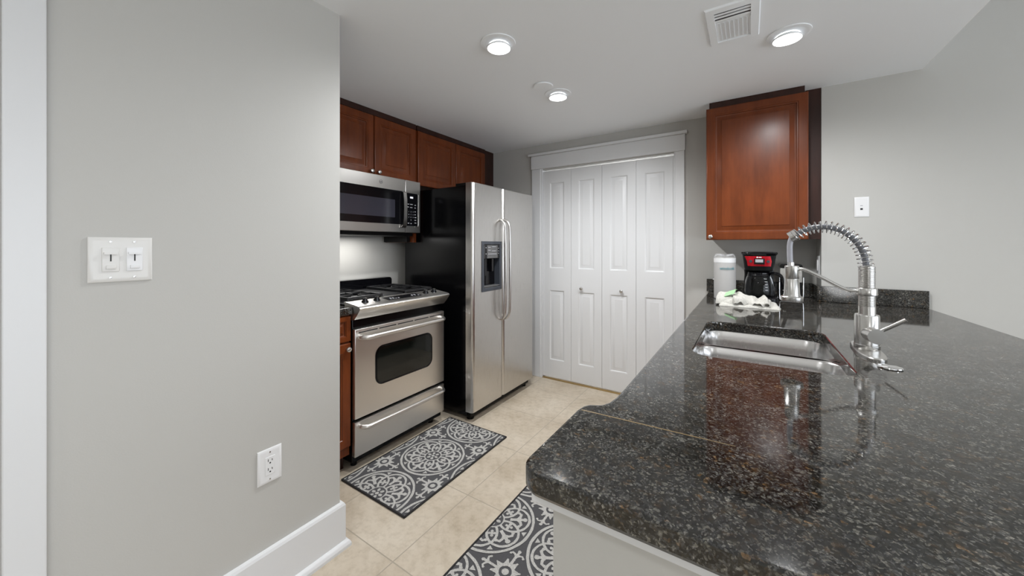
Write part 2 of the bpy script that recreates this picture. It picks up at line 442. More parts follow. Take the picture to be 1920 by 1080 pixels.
v = thing('air_vent', 'white rectangular ceiling air vent with slats between two downlights', 'air vent', (-0.06, 1.89, ZC))
bm = BM()
def ringframe(bm, X0, X1, Y0, Y1, i, z0, z1):
    lo = lambda a, z: [Vector((X0 + a, Y0 + a, z)), Vector((X1 - a, Y0 + a, z)), Vector((X1 - a, Y1 - a, z)), Vector((X0 + a, Y1 - a, z))]
    loft(bm, [lo(0, z0), lo(0.004, z1), lo(i, z1 - 0.003), lo(i, z0)], False, False)
ringframe(bm, -0.160, 0.040, 1.725, 2.050, 0.034, ZC, ZC - 0.008)
part('frame', bm, M['ceil'], v)
part('backing', box(BM(), -0.128, 0.008, 1.757, 2.018, ZC - 0.0014, ZC - 0.0004), M['bezel'], v)
for y in (1.772, 1.794, 1.820):
    bm = BM(); box(bm, -0.126, 0.006, y, y + 0.013, ZC - 0.0085, ZC - 0.006); part('slat', bm, M['ceil'], v)
part('slat_panel', box(BM(), -0.126, 0.006, 1.842, 2.016, ZC - 0.0048, ZC - 0.0022), M['ceil'], v)
for k in range(8):
    x = -0.117 + k * 0.0166
    bm = BM(); loft(bm, [[Vector((x, yy, ZC - 0.0045)), Vector((x + 0.010, yy, ZC - 0.0105)), Vector((x + 0.0112, yy, ZC - 0.0095)), Vector((x + 0.0035, yy, ZC - 0.0045))] for yy in (1.852, 2.006)])
    part('slat', bm, M['ceil'], v)

# ------------------------------------------------------------------ wall plates
def plate_bm(f, u0, u1, v0, v1, t=0.006):
    bm = BM(); nested(bm, f, u0, u1, v0, v1, [(0, 0.0004), (0, t * 0.5), (0.003, t * 0.85), (0.010, t)], True, True); return bm
f = MX(XW)
t = thing('light_switch', 'double white dimmer switch plate on the near left wall', 'light switch', (XW, 0.2535, 1.257))
part('plate', plate_bm(f, 0.191, 0.316, 1.195, 1.318), M['plastic'], t)
for i, (u, mm) in enumerate(((0.2325, 'plastic'), (0.2790, 'plastic2'))):
    d_ = part('dimmer', box(BM(), XW + 0.004, XW + 0.0085, u - 0.0165, u + 0.0165, 1.224, 1.290, 0.0012), M[mm], t)
    bm = BM(); loft(bm, [[Vector((XW + a, y, z)) for y, z in ((u - 0.013, 1.271), (u + 0.013, 1.271), (u + 0.013, 1.277), (u - 0.013, 1.277))] for a in (0.008, 0.014)])
    part('slider', bm, M[mm], d_)
    part('slider_slot', box(BM(), XW + 0.008, XW + 0.0089, u - 0.0014, u + 0.0014, 1.252, 1.271), M['slot'], d_)
    part('rocker', box(BM(), XW + 0.008, XW + 0.0112, u - 0.009, u + 0.010, 1.2305, 1.2405, 0.001), M[mm], d_)
    for z in (1.207, 1.306): part('screw', lathe(BM(), [(0.0001, 0), (0.0032, 0), (0.0028, 0.0015), (0.0001, 0.0018)], (XW + 0.0058, u, z), 'x', 12), M['nickel'], t)
t = thing('power_outlet', 'white double power outlet low on the near left wall above the baseboard', 'power outlet', (XW, 0.629, 0.49))
part('plate', plate_bm(f, 0.589, 0.669, 0.429, 0.553), M['plastic2'], t)
r_ = part('receptacle', box(BM(), XW + 0.004, XW + 0.0072, 0.6125, 0.6455, 0.458, 0.524, 0.001), M['plastic2'], t)
for z in (0.475, 0.507):
    bm = BM()
    box(bm, XW + 0.0068, XW + 0.0076, 0.6215, 0.6235, z, z + 0.009); box(bm, XW + 0.0068, XW + 0.0076, 0.6345, 0.6365, z, z + 0.007)
    cyl(bm, (XW + 0.0068, 0.629, z - 0.006), (XW + 0.0076, 0.629, z - 0.006), 0.0027, n=12)
    part('socket_slots', bm, M['slot'], r_)
for z in (0.442, 0.540): part('screw', lathe(BM(), [(0.0001, 0), (0.003, 0), (0.0026, 0.0012), (0.0001, 0.0015)], (XW + 0.0058, 0.629, z), 'x', 12), M['nickel'], t)
f = MY(YR)
t = thing('phone_jack', 'small white phone jack plate on the right wall beside the wall cabinet', 'wall jack', (0.5635, YR, 1.526))
part('plate', plate_bm(f, 0.531, 0.596, 1.466, 1.585, 0.005), M['plastic2'], t)
bm = BM(); box(bm, 0.557, 0.568, YR - 0.0062, YR - 0.004, 1.508, 1.518); part('socket', bm, M['slot'], t)
part('print', box(BM(), 0.557, 0.568, YR - 0.0058, YR - 0.0045, 1.531, 1.535), M['print'], t)
f2 = lambda u, v_, w_: Vector((XJ - w_, u, v_))
t = thing('power_outlet', 'white outlet plate seen edge-on where the right wall steps back, behind the faucet', 'power outlet', (XJ, 3.065, 1.17))
bm = BM(); nested(bm, f2, 3.025, 3.105, 1.105, 1.228, [(0, 0.0005), (0, 0.003), (0.006, 0.006)], True, True); part('plate', bm, M['plastic2'], t)
part('receptacle', box(BM(), XJ - 0.011, XJ - 0.005, 3.048, 3.082, 1.132, 1.200, 0.001), M['plastic2'], t)

# ------------------------------------------------------------------ cabinets
DOOR = [(0, 0), (0, 0.015), (0.0025, 0.0185), (0.006, 0.02), (0.050, 0.02), (0.053, 0.0165), (0.059, 0.0155), (0.061, 0.009), (0.067, 0.007), (0.071, 0.007), (0.097, 0.0165), (0.0985, 0.019), (0.100, 0.019)]
def door_bm(f, u0, u1, v0, v1, sc_=1.0):
    bm = BM(); nested(bm, f, u0, u1, v0, v1, [(i * sc_, w_) for i, w_ in DOOR], True, True); return bm
UX = -2.300
def upper(y0, y1, doors, z0, label, loc):
    t = thing('wall_cabinet', label, 'cabinet', loc)
    part('body', box(BM(), XK + 0.002, UX - 0.001, y0, y1, z0 + 0.004, 2.243), M['cherry'], t)
    part('top_filler', box(BM(), XK + 0.002, UX + 0.012, y0, y1, 2.244, ZC - 0.001), M['shadewood'], t)
    for (a, b, kn) in doors:
        d_ = part('door', door_bm(MX(UX), a, b, z0, 2.240), M['cherry'], t)
        if kn: part('knob', knob(BM(), (UX + 0.019, kn, z0 + 0.030), (1, 0), 0.015), M['nickel'], d_)
    return t
upper(1.270, 2.064, [(1.272, 1.660, 1.633), (1.668, 2.058, 1.694)], 1.801, 'double cherry wall cabinet with round knobs above the microwave', (-2.45, 1.667, 1.801))
t = upper(2.076, 2.995, [(2.082, 2.540, 0), (2.546, 2.985, 0)], 1.792, 'double cherry wall cabinet above the refrigerator, in the corner', (-2.45, 2.53, 1.792))
part('end_panel', box(BM(), XK + 0.003, -2.262, 2.018, 2.042, 1.320, 1.788), M['cherry'], t)
part('corner_filler', box(BM(), XK + 0.003, UX - 0.002, 2.998, YB - 0.001, 1.80, ZC - 0.001), M['shadewood'], t)

t = thing('wall_cabinet', 'single-door cherry wall cabinet on the right above the coffee maker', 'cabinet', (0.03, 3.02, 1.333))
part('body', box(BM(), -0.238, 0.300, 2.875, YB - 0.001, 1.340, 2.243), M['cherry'], t)
part('top_filler', box(BM(), -0.232, 0.288, 2.868, YB - 0.001, 2.244, ZC - 0.001), M['shadewood'], t)
d_ = part('door', door_bm(MY(2.874), -0.250, 0.305, 1.333, 2.241, 0.95), M['cherry'], t)
part('knob', knob(BM(), (-0.222, 2.8555, 1.356), (0, -1), 0.014), M['nickel'], d_)
part('side_filler', box(BM(), 0.302, XJ - 0.002, 2.968, 2.985, 1.335, ZC - 0.001), M['shadewood'], t)

BX = -1.915
t = thing('base_cabinet', 'cherry base cabinet with drawer and door left of the gas range', 'cabinet', (-2.25, 1.07, 0))
part('body', box(BM(), XK + 0.002, BX - 0.001, YW + 0.004, 1.231, 0.10, 0.903), M['cherry'], t)
part('toe_kick', box(BM(), XK + 0.002, BX - 0.06, YW + 0.004, 1.231, 0.0, 0.10), M['shadewood'], t)
part('drawer', door_bm(MX(BX), YW + 0.012, 1.229, 0.752, 0.896, 0.55), M['cherry'], t)
d_ = part('door', door_bm(MX(BX), YW + 0.012, 1.229, 0.155, 0.742), M['cherry'], t)
part('knob', knob(BM(), (BX + 0.019, 1.203, 0.712), (1, 0), 0.015), M['nickel'], d_)
tag(link('countertop', box(BM(), XK + 0.002, -1.885, YW + 0.003, 1.233, 0.905, K, 0.004), M['granite']), 'short dark granite countertop piece left of the gas range', 'countertop')

# peninsula base cabinet (kitchen side faces the refrigerator)
t = thing('base_cabinet', 'cherry base cabinet under the peninsula sink, facing the kitchen', 'cabinet', (0.1, 1.9, 0))
bm = BM(); box(bm, -0.215, -0.200, 0.64, YB - 0.01, 0.10, 0.90); box(bm, -0.2, 0.515, 0.64, 0.655, 0.10, 0.90); box(bm, -0.2, 0.37, 3.13, 3.15, 0.10, 0.90); box(bm, -0.2, 0.515, 0.655, 2.95, 0.10, 0.115)
part('body', bm, M['cherry'], t)
part('toe_kick', box(BM(), -0.150, -0.135, 0.64, YB - 0.01, 0, 0.10), M['shadewood'], t)
fN = lambda u, v_, w_: Vector((-0.216 - w_, u, v_))
for k in range(5):
    a = 0.665 + k * 0.495
    d_ = part('door', door_bm(fN, a, a + 0.485, 0.12, 0.88), M['cherry'], t)
    part('knob', knob(BM(), (-0.235, a + (0.455 if k % 2 == 0 else 0.03), 0.82), (-1, 0), 0.015), M['nickel'], d_)

# ------------------------------------------------------------------ peninsula worktop with sink cut-out
def arc(cx, cy, r, a0, a1, n=8): return [(cx + r * cos(radians(a0 + (a1 - a0) * i / n)), cy + r * sin(radians(a0 + (a1 - a0) * i / n))) for i in range(n + 1)]
outer = arc(-0.272, 0.523, 0.036, 180, 270, 8) + [(0.92, 0.487), (0.838, YR - 0.003), (XJ - 0.003, YR - 0.003), (XJ - 0.003, YB - 0.003), (-0.258, YB - 0.003)]
outer += [(-0.257, 0.875), (-0.2585, 0.835), (-0.263, 0.800), (-0.272, 0.780), (-0.284, 0.772), (-0.296, 0.766), (-0.304, 0.752), (-0.308, 0.728)]
SX0, SX1, SY0, SY1 = -0.158, 0.246, 1.305, 1.922
hole = rrect(SX0, SX1, SY0, SY1, 0.06, 7)
def inset(poly, d):
    n = len(poly); out = []
    for i in range(n):
        p, q, r = Vector(poly[i - 1]), Vector(poly[i]), Vector(poly[(i + 1) % n])
        a, b = (q - p).normalized(), (r - q).normalized()
        na, nb = Vector((-a.y, a.x)), Vector((-b.y, b.x)); m_ = (na + nb)
        m_ = m_.normalized() / max(0.5, (m_.normalized()).dot(na))
        out.append(tuple(q + m_ * d))
    return out
ZT0 = 0.906
bm = BM()
def ring(poly, z): return [bm.verts.new((x, y, z)) for x, y in poly]
rings = [ring(inset(outer, i), z) for i, z in ((0.006, K), (0.002, K - 0.0008), (0.0003, K - 0.003), (0, K - 0.006), (0, ZT0 + 0.008), (0.004, ZT0 + 0.0015), (0.008, ZT0))]
for a, b in zip(rings, rings[1:]):
    for i in range(len(a)):
        j = (i + 1) % len(a); bm.faces.new((a[i], a[j], b[j], b[i]))
hr = [ring(inset(hole, -i), z) for i, z in ((0.004, K), (0.001, K - 0.002), (0, K - 0.006), (0, ZT0))]
for a, b in zip(hr, hr[1:]):
    for i in range(len(a)):
        j = (i + 1) % len(a); bm.faces.new((a[i], a[j], b[j], b[i]))
def fill(r1, r2):
    es = []
    for r in (r1, r2):
        for i in range(len(r)):
            es.append(bm.edges.get((r[i], r[(i + 1) % len(r)])) or bm.edges.new((r[i], r[(i + 1) % len(r)])))
    bmesh.ops.triangle_fill(bm, use_beauty=True, use_dissolve=False, edges=es, normal=(0, 0, 1))
fill(rings[0], hr[0]); fill(rings[-1], hr[-1])
wt = tag(link('countertop', bm, M['granite'], sharp=30, flat=True), 'long dark speckled granite peninsula countertop with a sink cut into it', 'countertop')
bm = BM(); bm2 = [(-0.300, 0.731), (-0.18, 0.737), (-0.09, 0.741), (-0.02, 0.745)]
loft(bm, [[Vector((x, y - w_, K - 0.001)), Vector((x, y + w_, K - 0.001)), Vector((x, y + w_, K + 0.0004)), Vector((x, y - w_, K + 0.0004))] for (x, y), w_ in zip(bm2, (0.0016, 0.0016, 0.0012, 0.0005))])
part('seam', bm, M['seam'], wt)
tag(link('backsplash', box(BM(), -0.272, XJ - 0.022, YB - 0.022, YB - 0.002, K + 0.0008, 1.040, 0.002), M['granite']), 'dark granite backsplash strip behind the coffee maker and paper roll', 'backsplash')
tag(link('backsplash', box(BM(), XJ - 0.0215, XJ - 0.0015, YR - 0.020, YB - 0.003, K + 0.0008, 1.040, 0.002), M['granite']), 'short dark granite backsplash return at the wall step beside the toaster', 'backsplash')
tag(link('backsplash', box(BM(), XJ - 0.0005, 0.836, YR - 0.020, YR - 0.001, K + 0.0008, 1.042, 0.002), M['granite']), 'dark granite backsplash strip on the right wall behind the faucet', 'backsplash')

# sink
t = thing('kitchen_sink', 'stainless undermount double-bowl sink set in the peninsula countertop', 'sink', (0.044, 1.613, 0.70))
bm = BM(); fl = 0.9052
yd = 1.612
def bowl(bm, y0, y1, depth):
    loops = []
    for i, z, r in ((-0.020, fl, 0.075), (0.0, fl, 0.06), (0.004, fl - 0.006, 0.058), (0.008, fl - 0.05, 0.055), (0.016, depth + 0.03, 0.05), (0.030, depth + 0.006, 0.045), (0.05, depth, 0.04)):
        loops.append([Vector((x, y, z)) for x, y in rrect(SX0 - 0.006 + i, SX1 + 0.006 - i, y0 + i, y1 - i, max(0.02, r), 8)])
    loft(bm, loops, False, True)
bowl(bm, SY0 - 0.006, yd - 0.012, 0.715)
part('bowl', bm, M['sink'], t)
bm = BM(); bowl(bm, yd + 0.012, SY1 + 0.006, 0.735)
part('bowl', bm, M['sink'], t)
bm = BM()
prof = [(yd - 0.016, fl - 0.012), (yd - 0.012, fl - 0.004), (yd - 0.006, fl - 0.0005), (yd, fl), (yd + 0.006, fl - 0.0005), (yd + 0.012, fl - 0.004), (yd + 0.016, fl - 0.012)]
loft(bm, [[Vector((x, y, z)) for y, z in prof] for x in (SX0 + 0.01, SX0 + 0.02, SX1 - 0.02, SX1 - 0.01)])
part('divider', bm, M['sink'], t)
for y, z in ((1.45, 0.715), (1.77, 0.735)):
    part('drain', lathe(BM(), [(0.0001, 0.001), (0.030, 0.001), (0.036, 0.004), (0.042, 0.003), (0.043, 0.0005)], (0.05, y, z), 'z', 28), M['chrome'], t)

# faucet
FX, FY = 0.327, 1.652
t = thing('kitchen_faucet', 'tall brushed nickel spring pull-down faucet beside the sink', 'faucet', (FX, FY, K))
# deck plate, long axis along the counter
bm = BM(); pl = []
for i in range(40):
    a = 2 * pi * i / 40; c_, s_ = cos(a), sin(a)
    pl.append((math.copysign(abs(c_) ** 0.75, c_) * 0.034, math.copysign(abs(s_) ** 0.9, s_) * 0.128))
loft(bm, [[Vector((FX + u * k_, FY - 0.006 + v_ * k2, K + z)) for u, v_ in pl] for k_, k2, z in ((1, 1, 0.0004), (1, 1, 0.006), (0.93, 0.98, 0.009), (0.85, 0.95, 0.0095))])
part('deck_plate', bm, M['nickel'], t)
part('body', lathe(BM(), [(0.0315, 0.0095), (0.0325, 0.011), (0.0325, 0.024), (0.0312, 0.0252), (0.0312, 0.119), (0.030, 0.122), (0.021, 0.1225)], (FX, FY, K), 'z', 40), M['nickel'], t)
part('neck', lathe(BM(), [(0.0195, 0.122), (0.0215, 0.1225), (0.0215, 0.150), (0.020, 0.151)], (FX, FY, K), 'z', 32), M['nickel'], t)
part('collar', lathe(BM(), [(0.0225, 0.186), (0.0255, 0.187), (0.0260, 0.189), (0.0260, 0.208), (0.0250, 0.210), (0.0225, 0.211)], (FX, FY, K), 'z', 36), M['nickel'], t)
def ribs(z0, z1, r, n_):
    prof = [(r - 0.002, z0)]
    for i in range(n_):
        a = z0 + (z1 - z0) * i / n_; h = (z1 - z0) / n_
        prof += [(r - 0.0022, a + h * 0.05), (r, a + h * 0.35), (r, a + h * 0.65), (r - 0.0022, a + h * 0.95)]
    return prof + [(r - 0.002, z1)]
part('coil_sleeve', lathe(BM(), ribs(0.151, 0.186, 0.0215, 8), (FX, FY, K), 'z', 28), M['nickel'], t)
part('coil_sleeve', lathe(BM(), ribs(0.211, 0.282, 0.0215, 15), (FX, FY, K), 'z', 28), M['nickel'], t)
A_, B_ = Vector((FX, FY, 0)), Vector((0.131, 1.674, 0))
def pp(s_, z): return A_ + (B_ - A_) * s_ + Vector((0, 0, z))
def catmull(P, n=10):
    out = []
    for i in range(len(P) - 1):
        p0, p1, p2, p3 = P[max(i - 1, 0)], P[i], P[i + 1], P[min(i + 2, len(P) - 1)]
        for k in range(n):
            u = k / n; out.append(0.5 * ((2 * p1) + (p2 - p0) * u + (2 * p0 - 5 * p1 + 4 * p2 - p3) * u * u + (3 * p1 - p0 - 3 * p2 + p3) * u ** 3))
    return out + [P[-1]]
cent = catmull([pp(*q) for q in [(0.0, 1.205), (0.015, 1.24), (0.055, 1.278), (0.135, 1.309), (0.26, 1.337), (0.40, 1.354), (0.56, 1.361), (0.73, 1.357), (0.87, 1.344), (0.975, 1.330)]], 14)
part('hose', tube(BM(), cent, 0.0088, 12), M['hose'], t)
part('hose_drop', tube(BM(), catmull([pp(*q) for q in [(0.985, 1.3285), (1.01, 1.318), (1.03, 1.295), (1.028, 1.25), (1.015, 1.215)]], 8), 0.0086, 12), M['hoselight'], t)
# open coil spring round the hose
L_ = [0.0]
for a, b in zip(cent, cent[1:]): L_.append(L_[-1] + (b - a).length)
hel = []; turns = 22; up = Vector((0, 0, 1)); side = (B_ - A_).cross(up).normalized()
for i in range(turns * 16 + 1):
    s_ = L_[-1] * i / (turns * 16)
    k = max(0, min(len(L_) - 2, next((j for j in range(len(L_) - 1) if L_[j + 1] >= s_), len(L_) - 2)))
    p = cent[k].lerp(cent[k + 1], (s_ - L_[k]) / max(1e-9, L_[k + 1] - L_[k]))
    d = (cent[k + 1] - cent[k]).normalized(); nrm = side.cross(d).normalized(); a = 2 * pi * i / 16
    hel.append(p + (nrm * cos(a) + side * sin(a)) * 0.0195)
part('spring', tube(BM(), hel, 0.0018, 6), M['chrome'], t)
e0, e1 = pp(0.93, 1.337), pp(1.03, 1.3245)
part('spring_end_cap', cyl(BM(), e0, e1, 0.0195, n=28), M['nickel'], t)
part('support_arm', tube(BM(), catmull([pp(*q) for q in [(0.10, 1.143), (0.22, 1.143), (0.36, 1.156), (0.58, 1.183), (0.76, 1.203), (0.85, 1.209), (0.94, 1.208)]], 8), 0.0062, 12), M['nickel'], t)
hd = part('spray_head', lathe(BM(), [(0.0001, 0.005), (0.024, 0.005), (0.0330, 0.006), (0.0340, 0.009), (0.0340, 0.021), (0.032, 0.0235), (0.0262, 0.0245), (0.0240, 0.034), (0.0215, 0.085), (0.0208, 0.086), (0.0208, 0.088), (0.0215, 0.089), (0.0215, 0.133), (0.020, 0.135), (0.0001, 0.1355)], (B_.x, B_.y, 1.0865), 'z', 40), M['nickel'], t)
part('hose_ferrule', lathe(BM(), [(0.0105, 0), (0.0105, 0.012), (0.0095, 0.013)], (B_.x - 0.003, B_.y, 1.2215), 'z', 20), M['chrome'], hd)
hdir = Vector((0.16, -1.0, 0)).normalized()
c0 = Vector((FX, FY, K + 0.063)); c1 = c0 + hdir * 0.068
hb = part('handle_barrel', cyl(BM(), c0 + hdir * 0.02, c1, 0.0235, n=36), M['nickel'], t)
part('lever', cyl(BM(), c0 + hdir * 0.045 + Vector((0.014, 0, 0.014)), (FX + 0.077, FY - 0.055, K + 0.122), 0.0060, 0.0066, n=16), M['nickel'], hb)
tag(link('hole_cover', lathe(BM(), [(0.0001, 0.0005), (0.026, 0.0005), (0.027, 0.002), (0.026, 0.0045), (0.018, 0.006), (0.0001, 0.0062)], (0.338, 1.462, K), 'z', 36), M['chrome']), 'small round metal cap on the countertop in front of the faucet base', 'cap')

# ------------------------------------------------------------------ gas range
t = thing('gas_range', 'stainless and black freestanding gas range between base cabinet and refrigerator', 'stove', (-2.17, 1.595, 0))
Y0, Y1 = 1.238, 1.956; RX = -1.872
part('body', box(BM(), -2.50, RX - 0.030, Y0 + 0.002, Y1 - 0.002, 0.045, 0.935, 0.004), M['blackside'], t)
for x in (-2.45, -1.96):
    for y in (Y0 + 0.05, Y1 - 0.05): part('foot', cyl(BM(), (x, y, 0), (x, y, 0.0448), 0.018, n=14), M['matte'], t)
dw = part('drawer', box(BM(), RX - 0.028, RX, Y0, Y1, 0.087, 0.285, 0.004), M['steel'], t)
def bar(z, y0, y1, off, r):
    return tube(BM(), [(RX - 0.001, y0, z), (RX + off * 0.55, y0 + 0.004, z), (RX + off, y0 + 0.03, z), (RX + off, y0 + 0.09, z), (RX + off + 0.006, (y0 + y1) / 2, z), (RX + off, y1 - 0.09, z), (RX + off, y1 - 0.03, z), (RX + off * 0.55, y1 - 0.004, z), (RX - 0.001, y1, z)], r, 14, 3)
part('handle', bar(0.258, 1.268, 1.926, 0.050, 0.0125), M['steel'], dw)
od = part('oven_door', box(BM(), RX - 0.028, RX, Y0, Y1, 0.303, 0.816, 0.004), M['steel'], t)
part('handle', bar(0.770, 1.268, 1.926, 0.052, 0.0145), M['steel'], od)
fX = MX(RX)
bm = BM(); loops = [[fX(u, v_, w_) for u, v_ in rrect(1.372 + i, 1.838 - i, 0.452 + i, 0.690 - i, 0.055 - i, 8)] for i, w_ in ((0, 0.0002), (0.001, 0.0025), (0.006, 0.003), (0.009, 0.0012))]
loft(bm, loops, True, True); part('window_frame', bm, M['black'], od)
part('window', extr(BM(), rrect(1.384, 1.826, 0.464, 0.678, 0.046, 8), fX, 0.0013, 0.0020), M['glassblack'], od)
bm = BM()
for k in range(5): box(bm, RX - 0.004, RX + 0.0006, 1.262 + k * 0.138, 1.262 + k * 0.138 + 0.126, 0.792, 0.7985)
part('vent_slots', bm, M['slot'], od)
# control panel: sloped stainless nose
cp = [(-1.960, 0.935), (-1.905, 0.866), (-1.874, 0.872), (-1.846, 0.902), (-1.824, 0.930), (-1.820, 0.940), (-1.826, 0.948), (-1.838, 0.952), (-1.962, 0.967), (-1.975, 0.967)]
bm = BM(); loft(bm, [[Vector((x, y, z)) for x, z in cp] for y in (Y0 - 0.003, Y1 + 0.003)])
part('control_panel', bm, M['steel'], t)
def onslope(x): return 0.952 + (-1.838 - x) / 0.124 * 0.015
sl = Vector((-0.124, 0, 0.015)).normalized(); up_n = Vector((0.015, 0, 0.124)).normalized()
for y in (1.325, 1.407, 1.805, 1.884):
    x = -1.905; p = Vector((x, y, onslope(x)))
    bm = BM(); cyl(bm, p, p + up_n * 0.008, 0.021, 0.019, 24); cyl(bm, p + up_n * 0.008, p + up_n * 0.022, 0.015, 0.012, 20)
    kb = part('burner_knob', bm, M['black'], t)
    q = p + up_n * 0.0222
    bm = BM(); loft(bm, [[q + Vector((a, b, 0)) + up_n * h for a, b in ((-0.010, -0.002), (0.012, -0.002), (0.012, 0.002), (-0.010, 0.002))] for h in (-0.004, 0.0045)])
    part('grip', bm, M['nickel'], kb)
def slopebox(bm, y0, y1, x0, x1, h0, h1):
    loft(bm, [[Vector((x, y, onslope(x))) + up_n * h for x, y in ((x0, y0), (x1, y0), (x1, y1), (x0, y1))] for h in (h0, h1)])
bm = BM(); slopebox(bm, 1.468, 1.738, -1.938, -1.868, 0.0002, 0.0016)
dp = part('display', bm, M['black'], t)
for (a, b) in [(1.49, -1.885), (1.51, -1.885), (1.53, -1.885), (1.50, -1.905), (1.52, -1.905), (1.55, -1.885), (1.665, -1.89), (1.69, -1.89), (1.68, -1.91), (1.70, -1.91), (1.715, -1.885)]:
    bm = BM(); slopebox(bm, a, a + 0.012, b - 0.006, b + 0.004, 0.0014, 0.0024); part('button', bm, M['print'], dp)
part('cooktop', box(BM(), -2.44, -1.952, Y0 + 0.001, Y1 - 0.001, 0.936, 0.9535, 0.005), M['black'], t)
def grate(y0, y1, lab=None):
    bm = BM(); z = 0.988; x0, x1 = -2.405, -1.985
    for p, q in (((x0, y0), (x1, y0)), ((x1, y0), (x1, y1)), ((x1, y1), (x0, y1)), ((x0, y1), (x0, y0)), (((x0 + x1) / 2, y0), ((x0 + x1) / 2, y1))):
        box(bm, min(p[0], q[0]) - 0.006, max(p[0], q[0]) + 0.006, min(p[1], q[1]) - 0.006, max(p[1], q[1]) + 0.006, z - 0.016, z, 0.003)
    for cx in (x0 * 0.75 + x1 * 0.25, x0 * 0.25 + x1 * 0.75):
        cy = (y0 + y1) / 2
        for a in range(4):
            d_ = Vector((cos(a * pi / 2), sin(a * pi / 2), 0)); lim = 0.105 if a % 2 == 0 else (y1 - y0) / 2
            p, q = Vector((cx, cy, z - 0.008)) + d_ * 0.030, Vector((cx, cy, z - 0.008)) + d_ * lim
            w_ = Vector((-d_.y, d_.x, 0)) * 0.005
            loft(bm, [[pt + w_ * s1 + Vector((0, 0, s2)) for s1, s2 in ((-1, -0.008), (1, -0.008), (1, 0.008), (-1, 0.008))] for pt in (p, q)])
    for x in (x0, x1):
        for y in (y0, y1): box(bm, x - 0.007, x + 0.007, y - 0.007, y + 0.007, 0.954, z - 0.004)
    return bm
g1 = part('grate', grate(1.265, 1.500), M['iron'], t)
g2 = part('grate', grate(1.694, 1.930), M['iron'], t)
part('center_griddle', box(BM(), -2.41, -1.98, 1.516, 1.678, 0.954, 0.972, 0.006), M['iron'], t)
for y in (1.383, 1.812):
    for x in (-2.30, -2.09):
        bm = BM(); lathe(bm, [(0.046, 0.0), (0.046, 0.006), (0.036, 0.010), (0.036, 0.018), (0.028, 0.022), (0.0001, 0.022)], (x, y, 0.9537), 'z', 28)
        part('burner', bm, M['matte'], t)
# back guard
bm = BM(); bp = rrect(1.262, 1.938, 0.955, 1.040, 0.022, 6)
bp = [(u, v_ + (0.006 * (1 - ((u - 1.6) / 0.338) ** 2) if v_ > 1.0 else 0)) for u, v_ in bp]
loft(bm, [[Vector((x + (0.015 if v_ < 0.98 else 0) * 0, u, v_)) for u, v_ in bp] for x in (-2.498, -2.44, -2.433)])
part('back_guard', bm, M['black'], t)
part('guard_base', box(BM(), -2.498, -2.447, 1.275, 1.925, 0.936, 0.985), M['black'], t)

# ------------------------------------------------------------------ over-the-range microwave
t = thing('microwave_oven', 'stainless over-the-range microwave hung under the left wall cabinet', 'microwave', (-2.39, 1.637, 1.392))
MXX = -2.170; y0, y1 = 1.272, 2.001
part('body', box(BM(), XK + 0.02, MXX - 0.031, y0, y1 - 0.002, 1.390, 1.790), M['matte'], t)
area('cooktop_fill', (-2.42, 1.60, 1.362), (0, 0, 0), 0.12, 0.35, 1.8, (1, 0.99, 0.97))  # added fill to brighten the wall behind the range, not a seen lamp
part('rear_box', box(BM(), XK + 0.03, -2.305, 1.982, 2.0155, 1.322, 1.3895, 0.003), M['matte'], t)
part('base_vent', box(BM(), XK + 0.05, MXX - 0.055, y0 + 0.02, y1 - 0.03, 1.368, 1.3895), M['matte'], t)
fM = MX(MXX - 0.030)
dm = part('door', box(BM(), MXX - 0.030, MXX, y0, 1.8515, 1.392, 1.790, 0.003), M['steeld'], t)
bm = BM(); extr(bm, rrect(1.286, 1.843, 1.452, 1.700, 0.004, 2), MX(MXX), 0.0002, 0.0022); part('glass_panel', bm, M['black'], dm)
bm = BM(); extr(bm, rrect(1.320, 1.755, 1.500, 1.630, 0.004, 2), MX(MXX), 0.0020, 0.0030); part('screen_window', bm, M['mwglass'], dm)
hp = [(0.002, 1.428), (0.012, 1.432), (0.022, 1.447), (0.027, 1.50), (0.029, 1.57), (0.027, 1.64), (0.020, 1.690), (0.002, 1.702)]
bm = BM(); loft(bm, [[Vector((MXX + a, 1.819 - e, z)), Vector((MXX + a, 1.848 + e * 0.3, z)), Vector((MXX + a - 0.006, 1.848, z)), Vector((MXX + a - 0.006, 1.819 - e, z))] for (a, z), e in zip(hp, (0.028, 0.012, 0.002, 0, 0, 0, 0, 0))])
part('handle', bm, M['steeld'], dm)
lg = Vector((MXX, 1.636, 1.744))
bm = BM(); lathe(bm, [(0.0001, 0.0003), (0.0145, 0.0003), (0.0145, 0.0012), (0.0001, 0.0013)], lg, 'x', 28)
lo = part('round_badge', bm, M['nickel'], dm)
bm = BM(); lathe(bm, [(0.0125, 0.0012), (0.0138, 0.0012), (0.0138, 0.0020), (0.0125, 0.0020)], lg, 'x', 28, cap=False)
text_verts(bm, 'GE', 0.016, lambda a, b, c: Vector((lg.x + 0.0016 + c, lg.y + a, lg.z - 0.0055 + b)))
part('badge_lettering', bm, M['bezel'], lo)
cpn = part('control_panel', box(BM(), MXX - 0.030, MXX, 1.8535, y1, 1.392, 1.790, 0.003), M['steeld'], t)
bm = BM(); extr(bm, rrect(1.862, 1.974, 1.444, 1.694, 0.008, 4), MX(MXX), 0.0002, 0.0022); kp = part('keypad', bm, M['black'], cpn)
bm = BM(); tube(bm, [(MXX + 0.002, 1.945, 1.440), (MXX + 0.002, 1.970, 1.441), (MXX + 0.002, 1.9775, 1.449), (MXX + 0.002, 1.9775, 1.690)], 0.0022, 8); part('keypad_edge', bm, M['nickel'], cpn)
bm = BM(); box(bm, MXX + 0.0022, MXX + 0.003, 1.897, 1.926, 1.655, 1.668); part('clock_display', bm, M['lcd'], kp)
bm = BM(); k = 1
